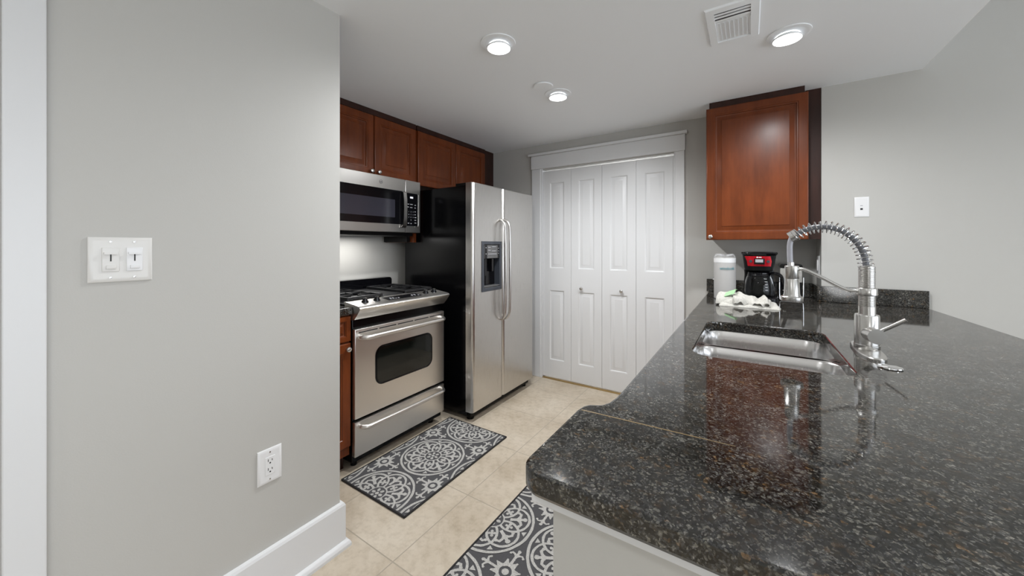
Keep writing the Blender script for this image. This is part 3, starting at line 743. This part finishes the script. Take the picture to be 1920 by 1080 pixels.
for r in range(3):
    for c_ in range(3):
        text_verts(bm, str(k), 0.013, lambda a, b, d_, y=1.884 + c_ * 0.021, z=1.548 - r * 0.021: Vector((MXX + 0.0024 + d_, y + a, z + b))); k += 1
text_verts(bm, '0', 0.013, lambda a, b, d_: Vector((MXX + 0.0024 + d_, 1.905 + a, 1.485 + b)))
part('keypad_digits', bm, M['print'], kp)
for (y, z, w_) in [(1.872, 1.607, 0.016), (1.897, 1.607, 0.026), (1.94, 1.603, 0.014), (1.872, 1.585, 0.012), (1.897, 1.583, 0.022), (1.94, 1.582, 0.012), (1.94, 1.552, 0.012), (1.94, 1.530, 0.012), (1.94, 1.508, 0.018), (1.94, 1.487, 0.016), (1.94, 1.466, 0.018), (1.874, 1.462, 0.014), (1.900, 1.460, 0.012)]:
    bm = BM(); box(bm, MXX + 0.0022, MXX + 0.003, y, y + w_, z, z + 0.005); part('function_key', bm, M['print'], kp)

# ------------------------------------------------------------------ refrigerator
t = thing('refrigerator', 'side-by-side refrigerator with stainless doors and black sides next to the range', 'refrigerator', (-2.05, 2.485, 0))
FXX = -1.673; FB = -1.740
part('body', box(BM(), -2.425, FB - 0.004, 2.066, 2.918, 0.035, 1.742, 0.004), M['blackside'], t)
bm = BM(); box(bm, -1.86, FB + 0.005, 2.068, 2.150, 1.7425, 1.762, 0.003); part('hinge_cover', bm, M['matte'], t)
bm = BM(); box(bm, -1.86, FB + 0.005, 2.834, 2.916, 1.7425, 1.762, 0.003); part('hinge_cover', bm, M['matte'], t)
part('base_grille', box(BM(), -1.79, FB + 0.020, 2.075, 2.910, 0.022, 0.070, 0.006), M['matte'], t)
for y in (2.115, 2.87): part('foot', cyl(BM(), (-1.755, y, 0.0), (-1.755, y, 0.0345), 0.028, n=18), M['matte'], t)
part('rear_skid', box(BM(), -2.40, -2.33, 2.09, 2.89, 0, 0.0348), M['matte'], t)
def fdoor(ya, yb, z0, z1, hole_=None, r=0.022):
    bm = BM(); n = 6
    pr = [(FB, ya), (FXX - r, ya)]
    for i in range(1, n + 1):
        a = radians(90 * i / n); pr.append((FXX - r + r * sin(a), ya + r - r * cos(a)))
    ys = [hole_[0], hole_[1]] if hole_ else []
    pr += [(FXX, y) for y in ys]
    h0 = len(pr) - 2 if hole_ else None
    for i in range(0, n + 1):
        a = radians(90 * i / n); pr.append((FXX - r + r * cos(a), yb - r + r * sin(a)))
    pr.append((FB, yb))
    zs = [z0, z0 + 0.004] + ([hole_[2], hole_[3]] if hole_ else []) + [z1 - 0.006, z1]
    def row(z, k_): return [bm.verts.new((x - (k_ if x > FB else 0), y, z)) for x, y in pr]
    rows = [row(z, 0.004 if i in (0, len(zs) - 1) else 0) for i, z in enumerate(zs)]
    for ri in range(len(rows) - 1):
        for i in range(len(pr)):
            j = (i + 1) % len(pr)
            if hole_ and ri == 2 and i == h0: continue
            bm.faces.new((rows[ri][i], rows[ri][j], rows[ri + 1][j], rows[ri + 1][i]))
    bm.faces.new(rows[0]); bm.faces.new(rows[-1])
    return bm
HY0, HY1, HZ0, HZ1 = 2.176, 2.384, 0.972, 1.304
dl = part('freezer_door', fdoor(2.044, 2.4245, 0.076, 1.756, (HY0, HY1, HZ0, HZ1)), M['steelv'], t)
dr_ = part('fridge_door', fdoor(2.4315, 2.922, 0.076, 1.756), M['steelv'], t)
def fhandle(y, ye):
    ye2 = (y + ye) / 2
    return tube(BM(), [(FXX - 0.001, ye, 1.500), (FXX + 0.022, ye2, 1.496), (FXX + 0.050, y, 1.462), (FXX + 0.056, y, 1.40), (FXX + 0.058, y, 1.10), (FXX + 0.056, y, 0.80), (FXX + 0.050, y, 0.742), (FXX + 0.022, ye2, 0.706), (FXX - 0.001, ye, 0.702)], 0.0105, 14, 3)
part('handle', fhandle(2.384, 2.402), M['steelv'], dl)
part('handle', fhandle(2.448, 2.446), M['steelv'], dr_)
bm = BM(); fF = MX(FXX)
nested(bm, fF, 2.148, 2.404, 0.945, 1.327, [(0, 0.0002), (0, 0.005), (0.003, 0.007), (0.022, 0.007), (0.026, 0.003), (0.029, -0.050)], True)
ds = part('dispenser', bm, M['bezel'], dl)
bm = BM(); box(bm, FXX - 0.046, FXX + 0.002, 2.182, 2.378, 1.196, 1.298, 0.002); dpn = part('dispenser_panel', bm, M['grey'], ds)
bm = BM(); box(bm, FXX + 0.0015, FXX + 0.0035, 2.184, 2.212, 1.198, 1.296); part('button_strip', bm, M['black'], dpn)
bm = BM(); box(bm, FXX + 0.0015, FXX + 0.0035, 2.350, 2.376, 1.198, 1.296); part('button_strip', bm, M['black'], dpn)
bm = BM()
for (y, z, w_) in [(2.225, 1.277, 0.03), (2.275, 1.283, 0.05), (2.225, 1.256, 0.03), (2.272, 1.250, 0.055), (2.225, 1.226, 0.11), (2.192, 1.275, 0.010), (2.192, 1.228, 0.012), (2.356, 1.27, 0.008), (2.356, 1.25, 0.008), (2.356, 1.23, 0.008)]:
    box(bm, FXX + 0.0018, FXX + 0.004, y, y + w_, z, z + 0.005)
part('panel_print', bm, M['print'], dpn)
bm = BM(); box(bm, FXX - 0.047, FXX - 0.020, 2.210, 2.240, 1.06, 1.195, 0.004); part('paddle', bm, M['black'], ds)
part('paddle', box(BM(), FXX - 0.047, FXX - 0.020, 2.30, 2.33, 1.09, 1.195, 0.004), M['black'], ds)
part('drip_tray', box(BM(), FXX - 0.048, FXX + 0.001, 2.180, 2.380, 0.976, 0.984, 0.001), M['grey'], ds)
part('recess_liner', box(BM(), FXX - 0.0495, FXX - 0.0475, 2.179, 2.381, 0.985, 1.195), M['black'], ds)

# ------------------------------------------------------------------ rugs
ZO = [0]
def zoff():
    ZO[0] = (ZO[0] + 1) % 400; return ZO[0] * 1.2e-6
def stroke(bm, pts, w_, closed=False, z=0.0, mi=1):
    z += zoff()
    n = len(pts); P = [Vector(p) for p in pts]; L, R = [], []
    for i in range(n):
        a = P[i - 1] if (closed or i > 0) else P[i]; b = P[(i + 1) % n] if (closed or i < n - 1) else P[i]
        d_ = (b - a).normalized(); nn = Vector((-d_.y, d_.x))
        ww = w_[i] if isinstance(w_, list) else w_
        L.append(bm.verts.new((*(P[i] + nn * ww / 2), z))); R.append(bm.verts.new((*(P[i] - nn * ww / 2), z)))
    for i in range(n if closed else n - 1):
        j = (i + 1) % n
        fc = bm.faces.new((L[i], L[j], R[j], R[i])); fc.material_index = mi
def disc(bm, c, r, z, n=12, mi=1, sx=1, ang=0):
    z += zoff()
    vs = []
    for i in range(n):
        a = 2 * pi * i / n; u, v_ = r * sx * cos(a), r * sin(a)
        vs.append(bm.verts.new((c[0] + u * cos(ang) - v_ * sin(ang), c[1] + u * sin(ang) + v_ * cos(ang), z)))
    bm.faces.new(vs).material_index = mi
def P2(c, r, a): return (c[0] + r * cos(a), c[1] + r * sin(a))
def fleur(bm, c, a, s_, z):
    """three-lobed sprig pointing along angle a, base at c"""
    tip = P2(c, s_, a)
    stroke(bm, [c, P2(c, s_ * 0.55, a), tip], [s_ * 0.20, s_ * 0.26, s_ * 0.14], z=z)
    disc(bm, P2(c, s_ * 0.92, a), s_ * 0.17, z, 8)
    for sg in (-1, 1):
        q = P2(c, s_ * 0.40, a); pts = [q, P2(q, s_ * 0.30, a + sg * 0.85), P2(q, s_ * 0.52, a + sg * 1.05), P2(q, s_ * 0.60, a + sg * 1.40)]
        stroke(bm, pts, [s_ * 0.2, s_ * 0.19, s_ * 0.18, s_ * 0.16], z=z); disc(bm, pts[-1], s_ * 0.11, z, 8)
    stroke(bm, [P2(c, s_ * 0.12, a - 1.57), P2(c, s_ * 0.12, a + 1.57)], s_ * 0.16, z=z)
def medallion(bm, c, z):
    circ = lambda cc, r, a0=0, a1=360, n=40: [P2(cc, r, radians(a0 + (a1 - a0) * i / n)) for i in range(n if a1 - a0 == 360 else n + 1)]
    z += zoff()
    stroke(bm, circ(c, 0.186, n=56), 0.0125, True, z)
    for k in range(6):
        a = radians(30 + 60 * k); cc = P2(c, 0.096, a)
        pts = [p for p in circ(cc, 0.072, math.degrees(a) - 152, math.degrees(a) + 152, 34)]
        stroke(bm, pts, 0.0115, False, z)
        fleur(bm, P2(c, 0.083, a), a, 0.070, z)
        b = radians(60 * k)
        tip = P2(c, 0.150, b); q1, q2 = P2(c, 0.172, b + 0.085), P2(c, 0.172, b - 0.085)
        f_ = bm.faces.new([bm.verts.new((*p, z)) for p in (tip, q2, q1)]); f_.material_index = 1
        pc = P2(c, 0.085, b)                      # little cross in each pointed petal
        for q in range(4): disc(bm, P2(pc, 0.0125, b + q * pi / 2), 0.0075, z, 8)
        disc(bm, pc, 0.008, z, 8)
        disc(bm, P2(c, 0.026, b), 0.0085, z, 10, 1, 1.35, b)
    stroke(bm, circ(c, 0.049, n=30), 0.007, True, z)
    disc(bm, c, 0.010, z, 12)
def snowflake(bm, c, z):
    stroke(bm, [P2(c, 0.033, 2 * pi * i / 24) for i in range(24)], 0.013, True, z); disc(bm, c, 0.015, z, 14)
    for k in range(8):
        a = radians(22.5 + 45 * k); tri(bm, P2(c, 0.036, a - 0.42), P2(c, 0.036, a + 0.42), P2(c, 0.064, a), z)
        stroke(bm, [P2(c, 0.045, a), P2(c, 0.061, a)], [0.012, 0.008], z=z)
    for k in range(4):
        a = radians(90 * k)
        stroke(bm, [P2(c, 0.038, a), P2(c, 0.062, a), P2(c, 0.090, a)], [0.014, 0.010, 0.012], z=z)
        fleur(bm, P2(c, 0.062, a), a, 0.050, z)
def tri(bm, p, q, r, z):
    bm.faces.new([bm.verts.new((*v_, z)) for v_ in (p, q, r)]).material_index = 1
def rug(x0, x1, y0, y1, ox, oy, label):
    t = thing('rug', label, 'rug', ((x0 + x1) / 2, (y0 + y1) / 2, 0), 'patterned kitchen rugs')
    T = 0.007; pitch = 0.4
    bm = BM(); z = T + 0.0012
    i0, i1 = math.floor((x0 - ox) / pitch) - 1, math.ceil((x1 - ox) / pitch) + 1
    j0, j1 = math.floor((y0 - oy) / pitch) - 1, math.ceil((y1 - oy) / pitch) + 1
    for i in range(i0, i1 + 1):
        for j in range(j0, j1 + 1):
            medallion(bm, (ox + i * pitch, oy + j * pitch), z)
            snowflake(bm, (ox + (i + 0.5) * pitch, oy + (j + 0.5) * pitch), z)
    e = 0.010
    for co, no in (((x0 + e, 0, 0), (-1, 0, 0)), ((x1 - e, 0, 0), (1, 0, 0)), ((0, y0 + e, 0), (0, -1, 0)), ((0, y1 - e, 0), (0, 1, 0))):
        bmesh.ops.bisect_plane(bm, geom=bm.verts[:] + bm.edges[:] + bm.faces[:], plane_co=co, plane_no=no, clear_outer=True)
    rnd = random.Random(7)
    for v_ in bm.verts:
        v_.co.x += rnd.uniform(-1, 1) * 0.0011; v_.co.y += rnd.uniform(-1, 1) * 0.0011
    for f_ in bm.faces: f_.material_index = 1
    b2 = BM(); box(b2, x0 + 0.004, x1 - 0.004, y0 + 0.004, y1 - 0.004, 0.0006, T)
    me = bpy.data.meshes.new('tmp'); b2.to_mesh(me); b2.free(); bm.from_mesh(me); bpy.data.meshes.remove(me)
    off = Vector(t['_o'])
    bmesh.ops.translate(bm, vec=-off, verts=bm.verts)
    for f_ in bm.faces:
        if f_.normal.z < 0 and f_.material_index == 1: f_.normal_flip()
    me = bpy.data.meshes.new('pile'); bm.to_mesh(me); bm.free()
    me.materials.append(M['pile']); me.materials.append(M['pilew'])
    o = bpy.data.objects.new('pile', me); COL.objects.link(o); o.parent = t
    r = 0.0052
    bm = BM()
    box(bm, x0, x1, y0, y0 + 0.009, 0.0005, T + 0.003, 0.003); box(bm, x0, x1, y1 - 0.009, y1, 0.0005, T + 0.003, 0.003)
    box(bm, x0, x0 + 0.009, y0, y1, 0.0005, T + 0.003, 0.003); box(bm, x1 - 0.009, x1, y0, y1, 0.0005, T + 0.003, 0.003)
    part('binding', bm, M['pileb'], t)
rug(-1.882, -1.366, 1.160, 2.030, -1.620, 1.597, 'whole grey and white medallion rug on the floor in front of the range')
rug(-1.000, -0.480, 0.800, 1.900, -1.006, 1.385, 'grey and white medallion rug partly hidden by the end of the peninsula')

# ------------------------------------------------------------------ coffee maker
CX, CY = 0.052, 2.815
t = thing('coffee_maker', 'black drip coffee maker with red front panel and glass carafe', 'coffee maker', (CX, CY, K))
def rl(cx, cy, wx, wy, r, z, n=7): return [Vector((x, y, z)) for x, y in rrect(cx - wx, cx + wx, cy - wy, cy + wy, min(r, wx * 0.98, wy * 0.98), n)]
bm = BM(); loft(bm, [rl(CX + 0.005, CY - 0.005, a, b, 0.05, K + z) for a, b, z in ((0.093, 0.115, 0.0006), (0.095, 0.117, 0.004), (0.095, 0.117, 0.026), (0.092, 0.114, 0.031), (0.088, 0.110, 0.033))])
part('base', bm, M['black'], t)
bm = BM(); loft(bm, [rl(CX, CY + 0.072, a, 0.040, 0.03, K + z) for a, z in ((0.088, 0.03), (0.082, 0.10), (0.078, 0.16), (0.080, 0.19))])
part('rear_column', bm, M['matte'], t)
bm = BM(); loft(bm, [rl(CX, CY - 0.0 + 0.004, a, b, 0.055, K + z) for a, b, z in ((0.066, 0.088, 0.190), (0.076, 0.098, 0.196), (0.079, 0.101, 0.215), (0.084, 0.106, 0.26), (0.088, 0.110, 0.288))])
hd = part('brew_head', bm, M['matte'], t)
bm = BM(); loft(bm, [rl(CX, CY + 0.004, a, b, 0.06, K + z) for a, b, z in ((0.088, 0.110, 0.2885), (0.0945, 0.116, 0.296), (0.0965, 0.118, 0.302), (0.094, 0.116, 0.308), (0.07, 0.09, 0.311))])
part('lid', bm, M['black'], t)
# red front band hugging the head
def front(z):       # front outline of the head at height z (between the corners)
    u = (z - 0.215) / 0.073; a = 0.079 + 0.009 * u; b = 0.101 + 0.009 * u
    return [(x, y) for x, y in rrect(CX - a, CX + a, CY + 0.004 - b, CY + 0.004 + b, 0.055, 7)]
def band(z0, z1, off, ymax):
    bm = BM(); rows = []
    for z in (z0, (z0 + z1) / 2, z1):
        pts = sorted([p for p in front(z) if p[1] < ymax], key=lambda p: math.atan2(p[0] - CX, -(p[1] - CY)))
        rows.append([Vector((CX + (x - CX) * (1 + off), CY + (y - CY) * (1 + off), K + z)) for x, y in pts])
    n = min(len(r) for r in rows); rows = [r[:n] for r in rows]
    loft(bm, rows, False, False, False); return bm
bm = band(0.222, 0.284, 0.010, CY - 0.082)
rd = part('red_panel', bm, M['red'], hd)
yf = CY + 0.004 - 0.108
bm = BM(); box(bm, CX - 0.026, CX + 0.028, yf - 0.005, yf - 0.0005, K + 0.234, K + 0.270, 0.002); dsp = part('display', bm, M['black'], rd)
bm = BM(); box(bm, CX - 0.020, CX + 0.020, yf - 0.0062, yf - 0.0045, K + 0.246, K + 0.265); part('screen', bm, M['print'], dsp)
for x in (-0.044, 0.046):
    bm = BM(); lathe(bm, [(0.0001, 0), (0.0085, 0), (0.008, 0.004), (0.0001, 0.0045)], (CX + x, yf + 0.0005, K + 0.252), 'y', 20, -1); part('button', bm, M['bezel'], rd)
bm = BM(); lathe(bm, [(0.0001, 0), (0.0045, 0), (0.0045, 0.002), (0.0001, 0.002)], (CX - 0.010, yf - 0.0022, K + 0.277), 'y', 16, -1); box(bm, CX - 0.003, CX + 0.012, yf - 0.0046, yf - 0.003, K + 0.2745, K + 0.2795)
part('badge', bm, M['plastic2'], rd)
# carafe
cy = CY - 0.028
prof = [(0.070, 0.0335), (0.0765, 0.037), (0.0795, 0.050), (0.0800, 0.070), (0.0775, 0.100), (0.0710, 0.135), (0.062, 0.160), (0.0555, 0.170)]
inn = [(r - 0.0022, z + (0.002 if i == 0 else 0)) for i, (r, z) in enumerate(prof)]
bm = BM(); lathe(bm, [(0.0001, 0.0335)] + prof + inn[::-1] + [(0.0001, 0.0355)], (CX, cy, K), 'z', 48)
cf = part('carafe', bm, M['glass'], t)
part('carafe_lid', lathe(BM(), [(0.0001, 0.170), (0.056, 0.170), (0.060, 0.173), (0.060, 0.180), (0.052, 0.186), (0.0001, 0.187)], (CX, cy, K), 'z', 40), M['black'], cf)
part('carafe_band', lathe(BM(), [(0.0635, 0.160), (0.0645, 0.1605), (0.0600, 0.1715), (0.0565, 0.1705)], (CX, cy, K), 'z', 40, cap=False), M['black'], cf)
hx = CX + 0.055
bm = BM(); hp = catmull([Vector((hx, cy - 0.012, K + 0.172)), Vector((hx + 0.030, cy - 0.022, K + 0.177)), Vector((hx + 0.054, cy - 0.030, K + 0.165)), Vector((hx + 0.068, cy - 0.034, K + 0.13)), Vector((hx + 0.083, cy - 0.036, K + 0.075)), Vector((hx + 0.092, cy - 0.036, K + 0.045))], 6)
tube(bm, hp, 0.0095, 10); part('carafe_handle', bm, M['black'], cf)
bm = BM()
for k in range(5):
    z = 0.075 + k * 0.017; r = (0.0802, 0.0790, 0.0765, 0.0730, 0.0690)[k]
    a = radians(-62)
    p = Vector((CX + r * cos(a), cy + r * sin(a), K + z)); u = Vector((-sin(a), cos(a), 0))
    loft(bm, [[p - u * 0.007, p + u * 0.007, p + u * 0.007 + Vector((0, 0, 0.002)), p - u * 0.007 + Vector((0, 0, 0.002))], [q + Vector((cos(a), sin(a), 0)) * 0.0006 for q in (p - u * 0.007, p + u * 0.007, p + u * 0.007 + Vector((0, 0, 0.002)), p - u * 0.007 + Vector((0, 0, 0.002)))]])
part('level_marks', bm, M['plastic2'], cf)

# toaster behind the faucet head
t = thing('toaster', 'chrome toaster with black top behind the faucet spray head', 'toaster', (0.222, 3.0, K))
bm = BM(); loft(bm, [[Vector((x, y, K + z)) for x, z in rrect(0.168, 0.276, 0.012, 0.118, 0.006, 4)] for y in (2.895, 3.10)])
part('body', bm, M['black'], t)
bm = BM(); loft(bm, [[Vector((x, y, K + z)) for x, z in rrect(0.167, 0.277, 0.1185, 0.206, 0.006, 4)] for y in (2.893, 2.898, 3.10)])
part('chrome_shell', bm, M['chrome'], t)
part('trim_frame', tube(BM(), [(0.1625, 2.884, K + 0.150), (0.1625, 2.884, K + 0.012), (0.168, 2.884, K + 0.0045), (0.276, 2.884, K + 0.0045), (0.2825, 2.884, K + 0.012), (0.2825, 2.884, K + 0.150)], 0.0028, 8, 1), M['chrome'], t)
bm = BM(); loft(bm, [[Vector((x, y, K + z)) for x, z in rrect(0.165, 0.279, 0.205, 0.232, 0.012, 4)] for y in (2.885, 3.105)]); part('top', bm, M['black'], t)
part('base', box(BM(), 0.166, 0.278, 2.889, 3.105, K + 0.0006, K + 0.016, 0.005), M['black'], t)
part('lever', box(BM(), 0.178, 0.210, 2.872, 2.8945, K + 0.062, K + 0.069, 0.002), M['chrome'], t)

# paper towel roll in clear wrap
PX, PY = -0.134, 2.765
t = thing('paper_towel_roll', 'upright paper towel roll in clear printed plastic wrap', 'paper towel', (PX, PY, K))
part('roll', lathe(BM(), [(0.020, 0.270), (0.020, 0.004), (0.0605, 0.0035), (0.0625, 0.006), (0.0625, 0.268), (0.0605, 0.272), (0.020, 0.272)], (PX, PY, K), 'z', 48, cap=False), M['paper'], t)
part('core', lathe(BM(), [(0.0195, 0.003), (0.0195, 0.271)], (PX, PY, K), 'z', 24, cap=False), M['cloth'], t)
bm = BM(); prof = [(0.0640, 0.0008), (0.0645, 0.15), (0.0645, 0.268), (0.058, 0.279), (0.048, 0.292), (0.030, 0.288), (0.012, 0.283)]
n = 56; loops = []
rn = random.Random(3); wr = [rn.uniform(-1, 1) for _ in range(n)]
for r, z in prof:
    k_ = 0 if z < 0.27 else 1
    loops.append([Vector((PX + (r + 0.004 * k_ * wr[i]) * cos(2 * pi * i / n), PY + (r + 0.004 * k_ * wr[i]) * sin(2 * pi * i / n), K + z + 0.006 * k_ * wr[(i * 7) % n])) for i in range(n)])
loft(bm, loops, False, True); part('clear_wrap', bm, M['wrap'], t)
bm = BM(); R_ = 0.0655
def onroll(a, b, c_, th0=-pi / 2 + 0.28, z0=0.195):
    th = th0 + a / R_; return Vector((PX + (R_ + c_) * cos(th), PY + (R_ + c_) * sin(th), K + z0 + b))
text_verts(bm, 'windsoft', 0.026, onroll)
part('wrap_print', bm, M['teal'], t)
bm = BM(); lathe(bm, [(0.0627, 0.240), (0.0633, 0.240), (0.0633, 0.268), (0.0627, 0.268)], (PX, PY, K), 'z', 48, cap=False)
part('top_band', bm, M['plastic2'], t)

# crumpled white towel with a green printed fold
t = thing('dish_towel', 'crumpled white dish towel with green print lying in front of the paper roll', 'towel', (-0.01, 2.52, K))
from mathutils import noise as mn
def sheet(x0, x1, y0, y1, top, nx=44, ny=26, z0=0.001, edge=0.10, seed=0.0, amp=0.004):
    bm = BM(); V = []
    for j in range(ny + 1):
        row = []
        for i in range(nx + 1):
            u, v_ = i / nx, j / ny
            e = min(u, 1 - u, v_ * 0.6, (1 - v_) * 0.6) / edge; e = min(1, max(0, e)); e = math.sqrt(1 - (1 - e) ** 2)
            x, y = x0 + (x1 - x0) * u, y0 + (y1 - y0) * v_
            k_ = mn.noise(Vector((x * 25 + seed, y * 25, 0))) * amp + mn.noise(Vector((x * 70 + seed, y * 70, 3))) * amp * 0.35
            wob_ = 0.006 * mn.noise(Vector((y * 18 + seed, x * 18, 5)))
            row.append(bm.verts.new((x + wob_ * 1.5, y + wob_ * 2, K + z0 + (top(u, v_) + k_) * e)))
        V.append(row)
    for j in range(ny):
        for i in range(nx): bm.faces.new((V[j][i], V[j][i + 1], V[j + 1][i + 1], V[j + 1][i]))
    per = [V[0][i] for i in range(nx + 1)] + [V[j][nx] for j in range(1, ny + 1)] + [V[ny][i] for i in range(nx - 1, -1, -1)] + [V[j][0] for j in range(ny - 1, 0, -1)]
    lo_ = [bm.verts.new((v_.co.x, v_.co.y, K + z0 - 0.0006)) for v_ in per]
    for i in range(len(per)):
        j = (i + 1) % len(per); bm.faces.new((per[i], lo_[i], lo_[j], per[j]))
    bm.faces.new(lo_)
    return bm
g = lambda u, c, s_: math.exp(-((u - c) / s_) ** 2)
part('lower_fold', sheet(-0.148, 0.142, 2.43, 2.68, lambda u, v_: 0.018 - 0.004 * u, seed=1.3, amp=0.004), M['cloth'], t, sharp=80)
part('upper_fold', sheet(-0.150, 0.092, 2.45, 2.66, lambda u, v_: 0.026 + 0.012 * g(v_, 0.45, 0.3) + 0.016 * g(u + 0.25 * v_, 0.55, 0.10) + 0.010 * g(u - 0.2 * v_, 0.30, 0.07) + 0.012 * g(u, 0.95, 0.07) - 0.012 * g(u, 0.78, 0.06), 64, 34, 0.012, 0.10, 4.1, 0.016), M['cloth'], t, sharp=80)
part('rolled_end', sheet(-0.166, -0.075, 2.46, 2.60, lambda u, v_: 0.052 + 0.012 * g(v_, 0.5, 0.35), 26, 24, 0.010, 0.30, 8.7, 0.007), M['cloth'], t, sharp=80)
bm = BM(); lo_ = []
for i in range(41):
    u = i / 40; x = -0.078 + 0.15 * u; y = 2.444 - 0.010 * sin(u * 9) - 0.004 * sin(u * 23)
    zt = 0.050 + 0.008 * sin(u * 5 + 1) - 0.016 * u; zb_ = 0.016 + 0.013 * max(0, sin(u * 11 - 0.6)) + 0.004 * sin(u * 31)
    lo_.append([Vector((x, y + 0.030, K + zt + 0.003)), Vector((x, y + 0.008, K + zt)), Vector((x, y, K + (zt + zb_) / 2)), Vector((x + 0.002, y - 0.003, K + zb_)), Vector((x + 0.002, y + 0.001, K + zb_)), Vector((x, y + 0.005, K + (zt + zb_) / 2)), Vector((x, y + 0.012, K + zt - 0.004)), Vector((x, y + 0.030, K + zt - 0.003))])
loft(bm, lo_); part('ruffled_edge', bm, M['cloth'], t, sharp=70)
bm = BM(); lo_ = []
for i in range(17):
    u = i / 16; y = 2.435 + 0.15 * u; r = 0.016 - 0.003 * u
    lo_.append([Vector((0.082 + 0.012 * u + (r + d_) * cos(a), y, K + 0.020 + (r + d_) * 0.85 * sin(a) + 0.006 * u)) for d_, rng in ((0.0, range(-7, 9)), (-0.005, range(8, -8, -1))) for a in [radians(20 * q + 0) for q in rng]])
loft(bm, lo_); part('rolled_fold', bm, M['cloth'], t, sharp=70)
bm = BM(); V = []
for j in range(9):
    row = []
    for i in range(15):
        u, v_ = i / 14, j / 8
        x = -0.122 + 0.050 * u + 0.012 * v_; y = 2.475 + 0.09 * v_
        z = 0.062 + 0.020 * u + 0.012 * sin(v_ * 2.6) - 0.008 * (1 - v_) + 0.002 * mn.noise(Vector((u * 6, v_ * 6, 1)))
        row.append(Vector((x, y, K + z)))
    V.append(row)
top_ = [[bm.verts.new(p) for p in r] for r in V]; bot = [[bm.verts.new(p - Vector((0, 0, 0.004))) for p in r] for r in V]
for j in range(8):
    for i in range(14):
        bm.faces.new((top_[j][i], top_[j][i + 1], top_[j + 1][i + 1], top_[j + 1][i])); bm.faces.new((bot[j][i], bot[j + 1][i], bot[j + 1][i + 1], bot[j][i + 1]))
for j in range(8):
    for i in (0, 14): bm.faces.new((top_[j][i], top_[j + 1][i], bot[j + 1][i], bot[j][i]))
for i in range(14):
    for j in (0, 8): bm.faces.new((top_[j][i], top_[j][i + 1], bot[j][i + 1], bot[j][i]))
g_ = part('green_printed_fold', bm, M['green'], t, sharp=80); g_['label'] = 'glossy green printed fold'
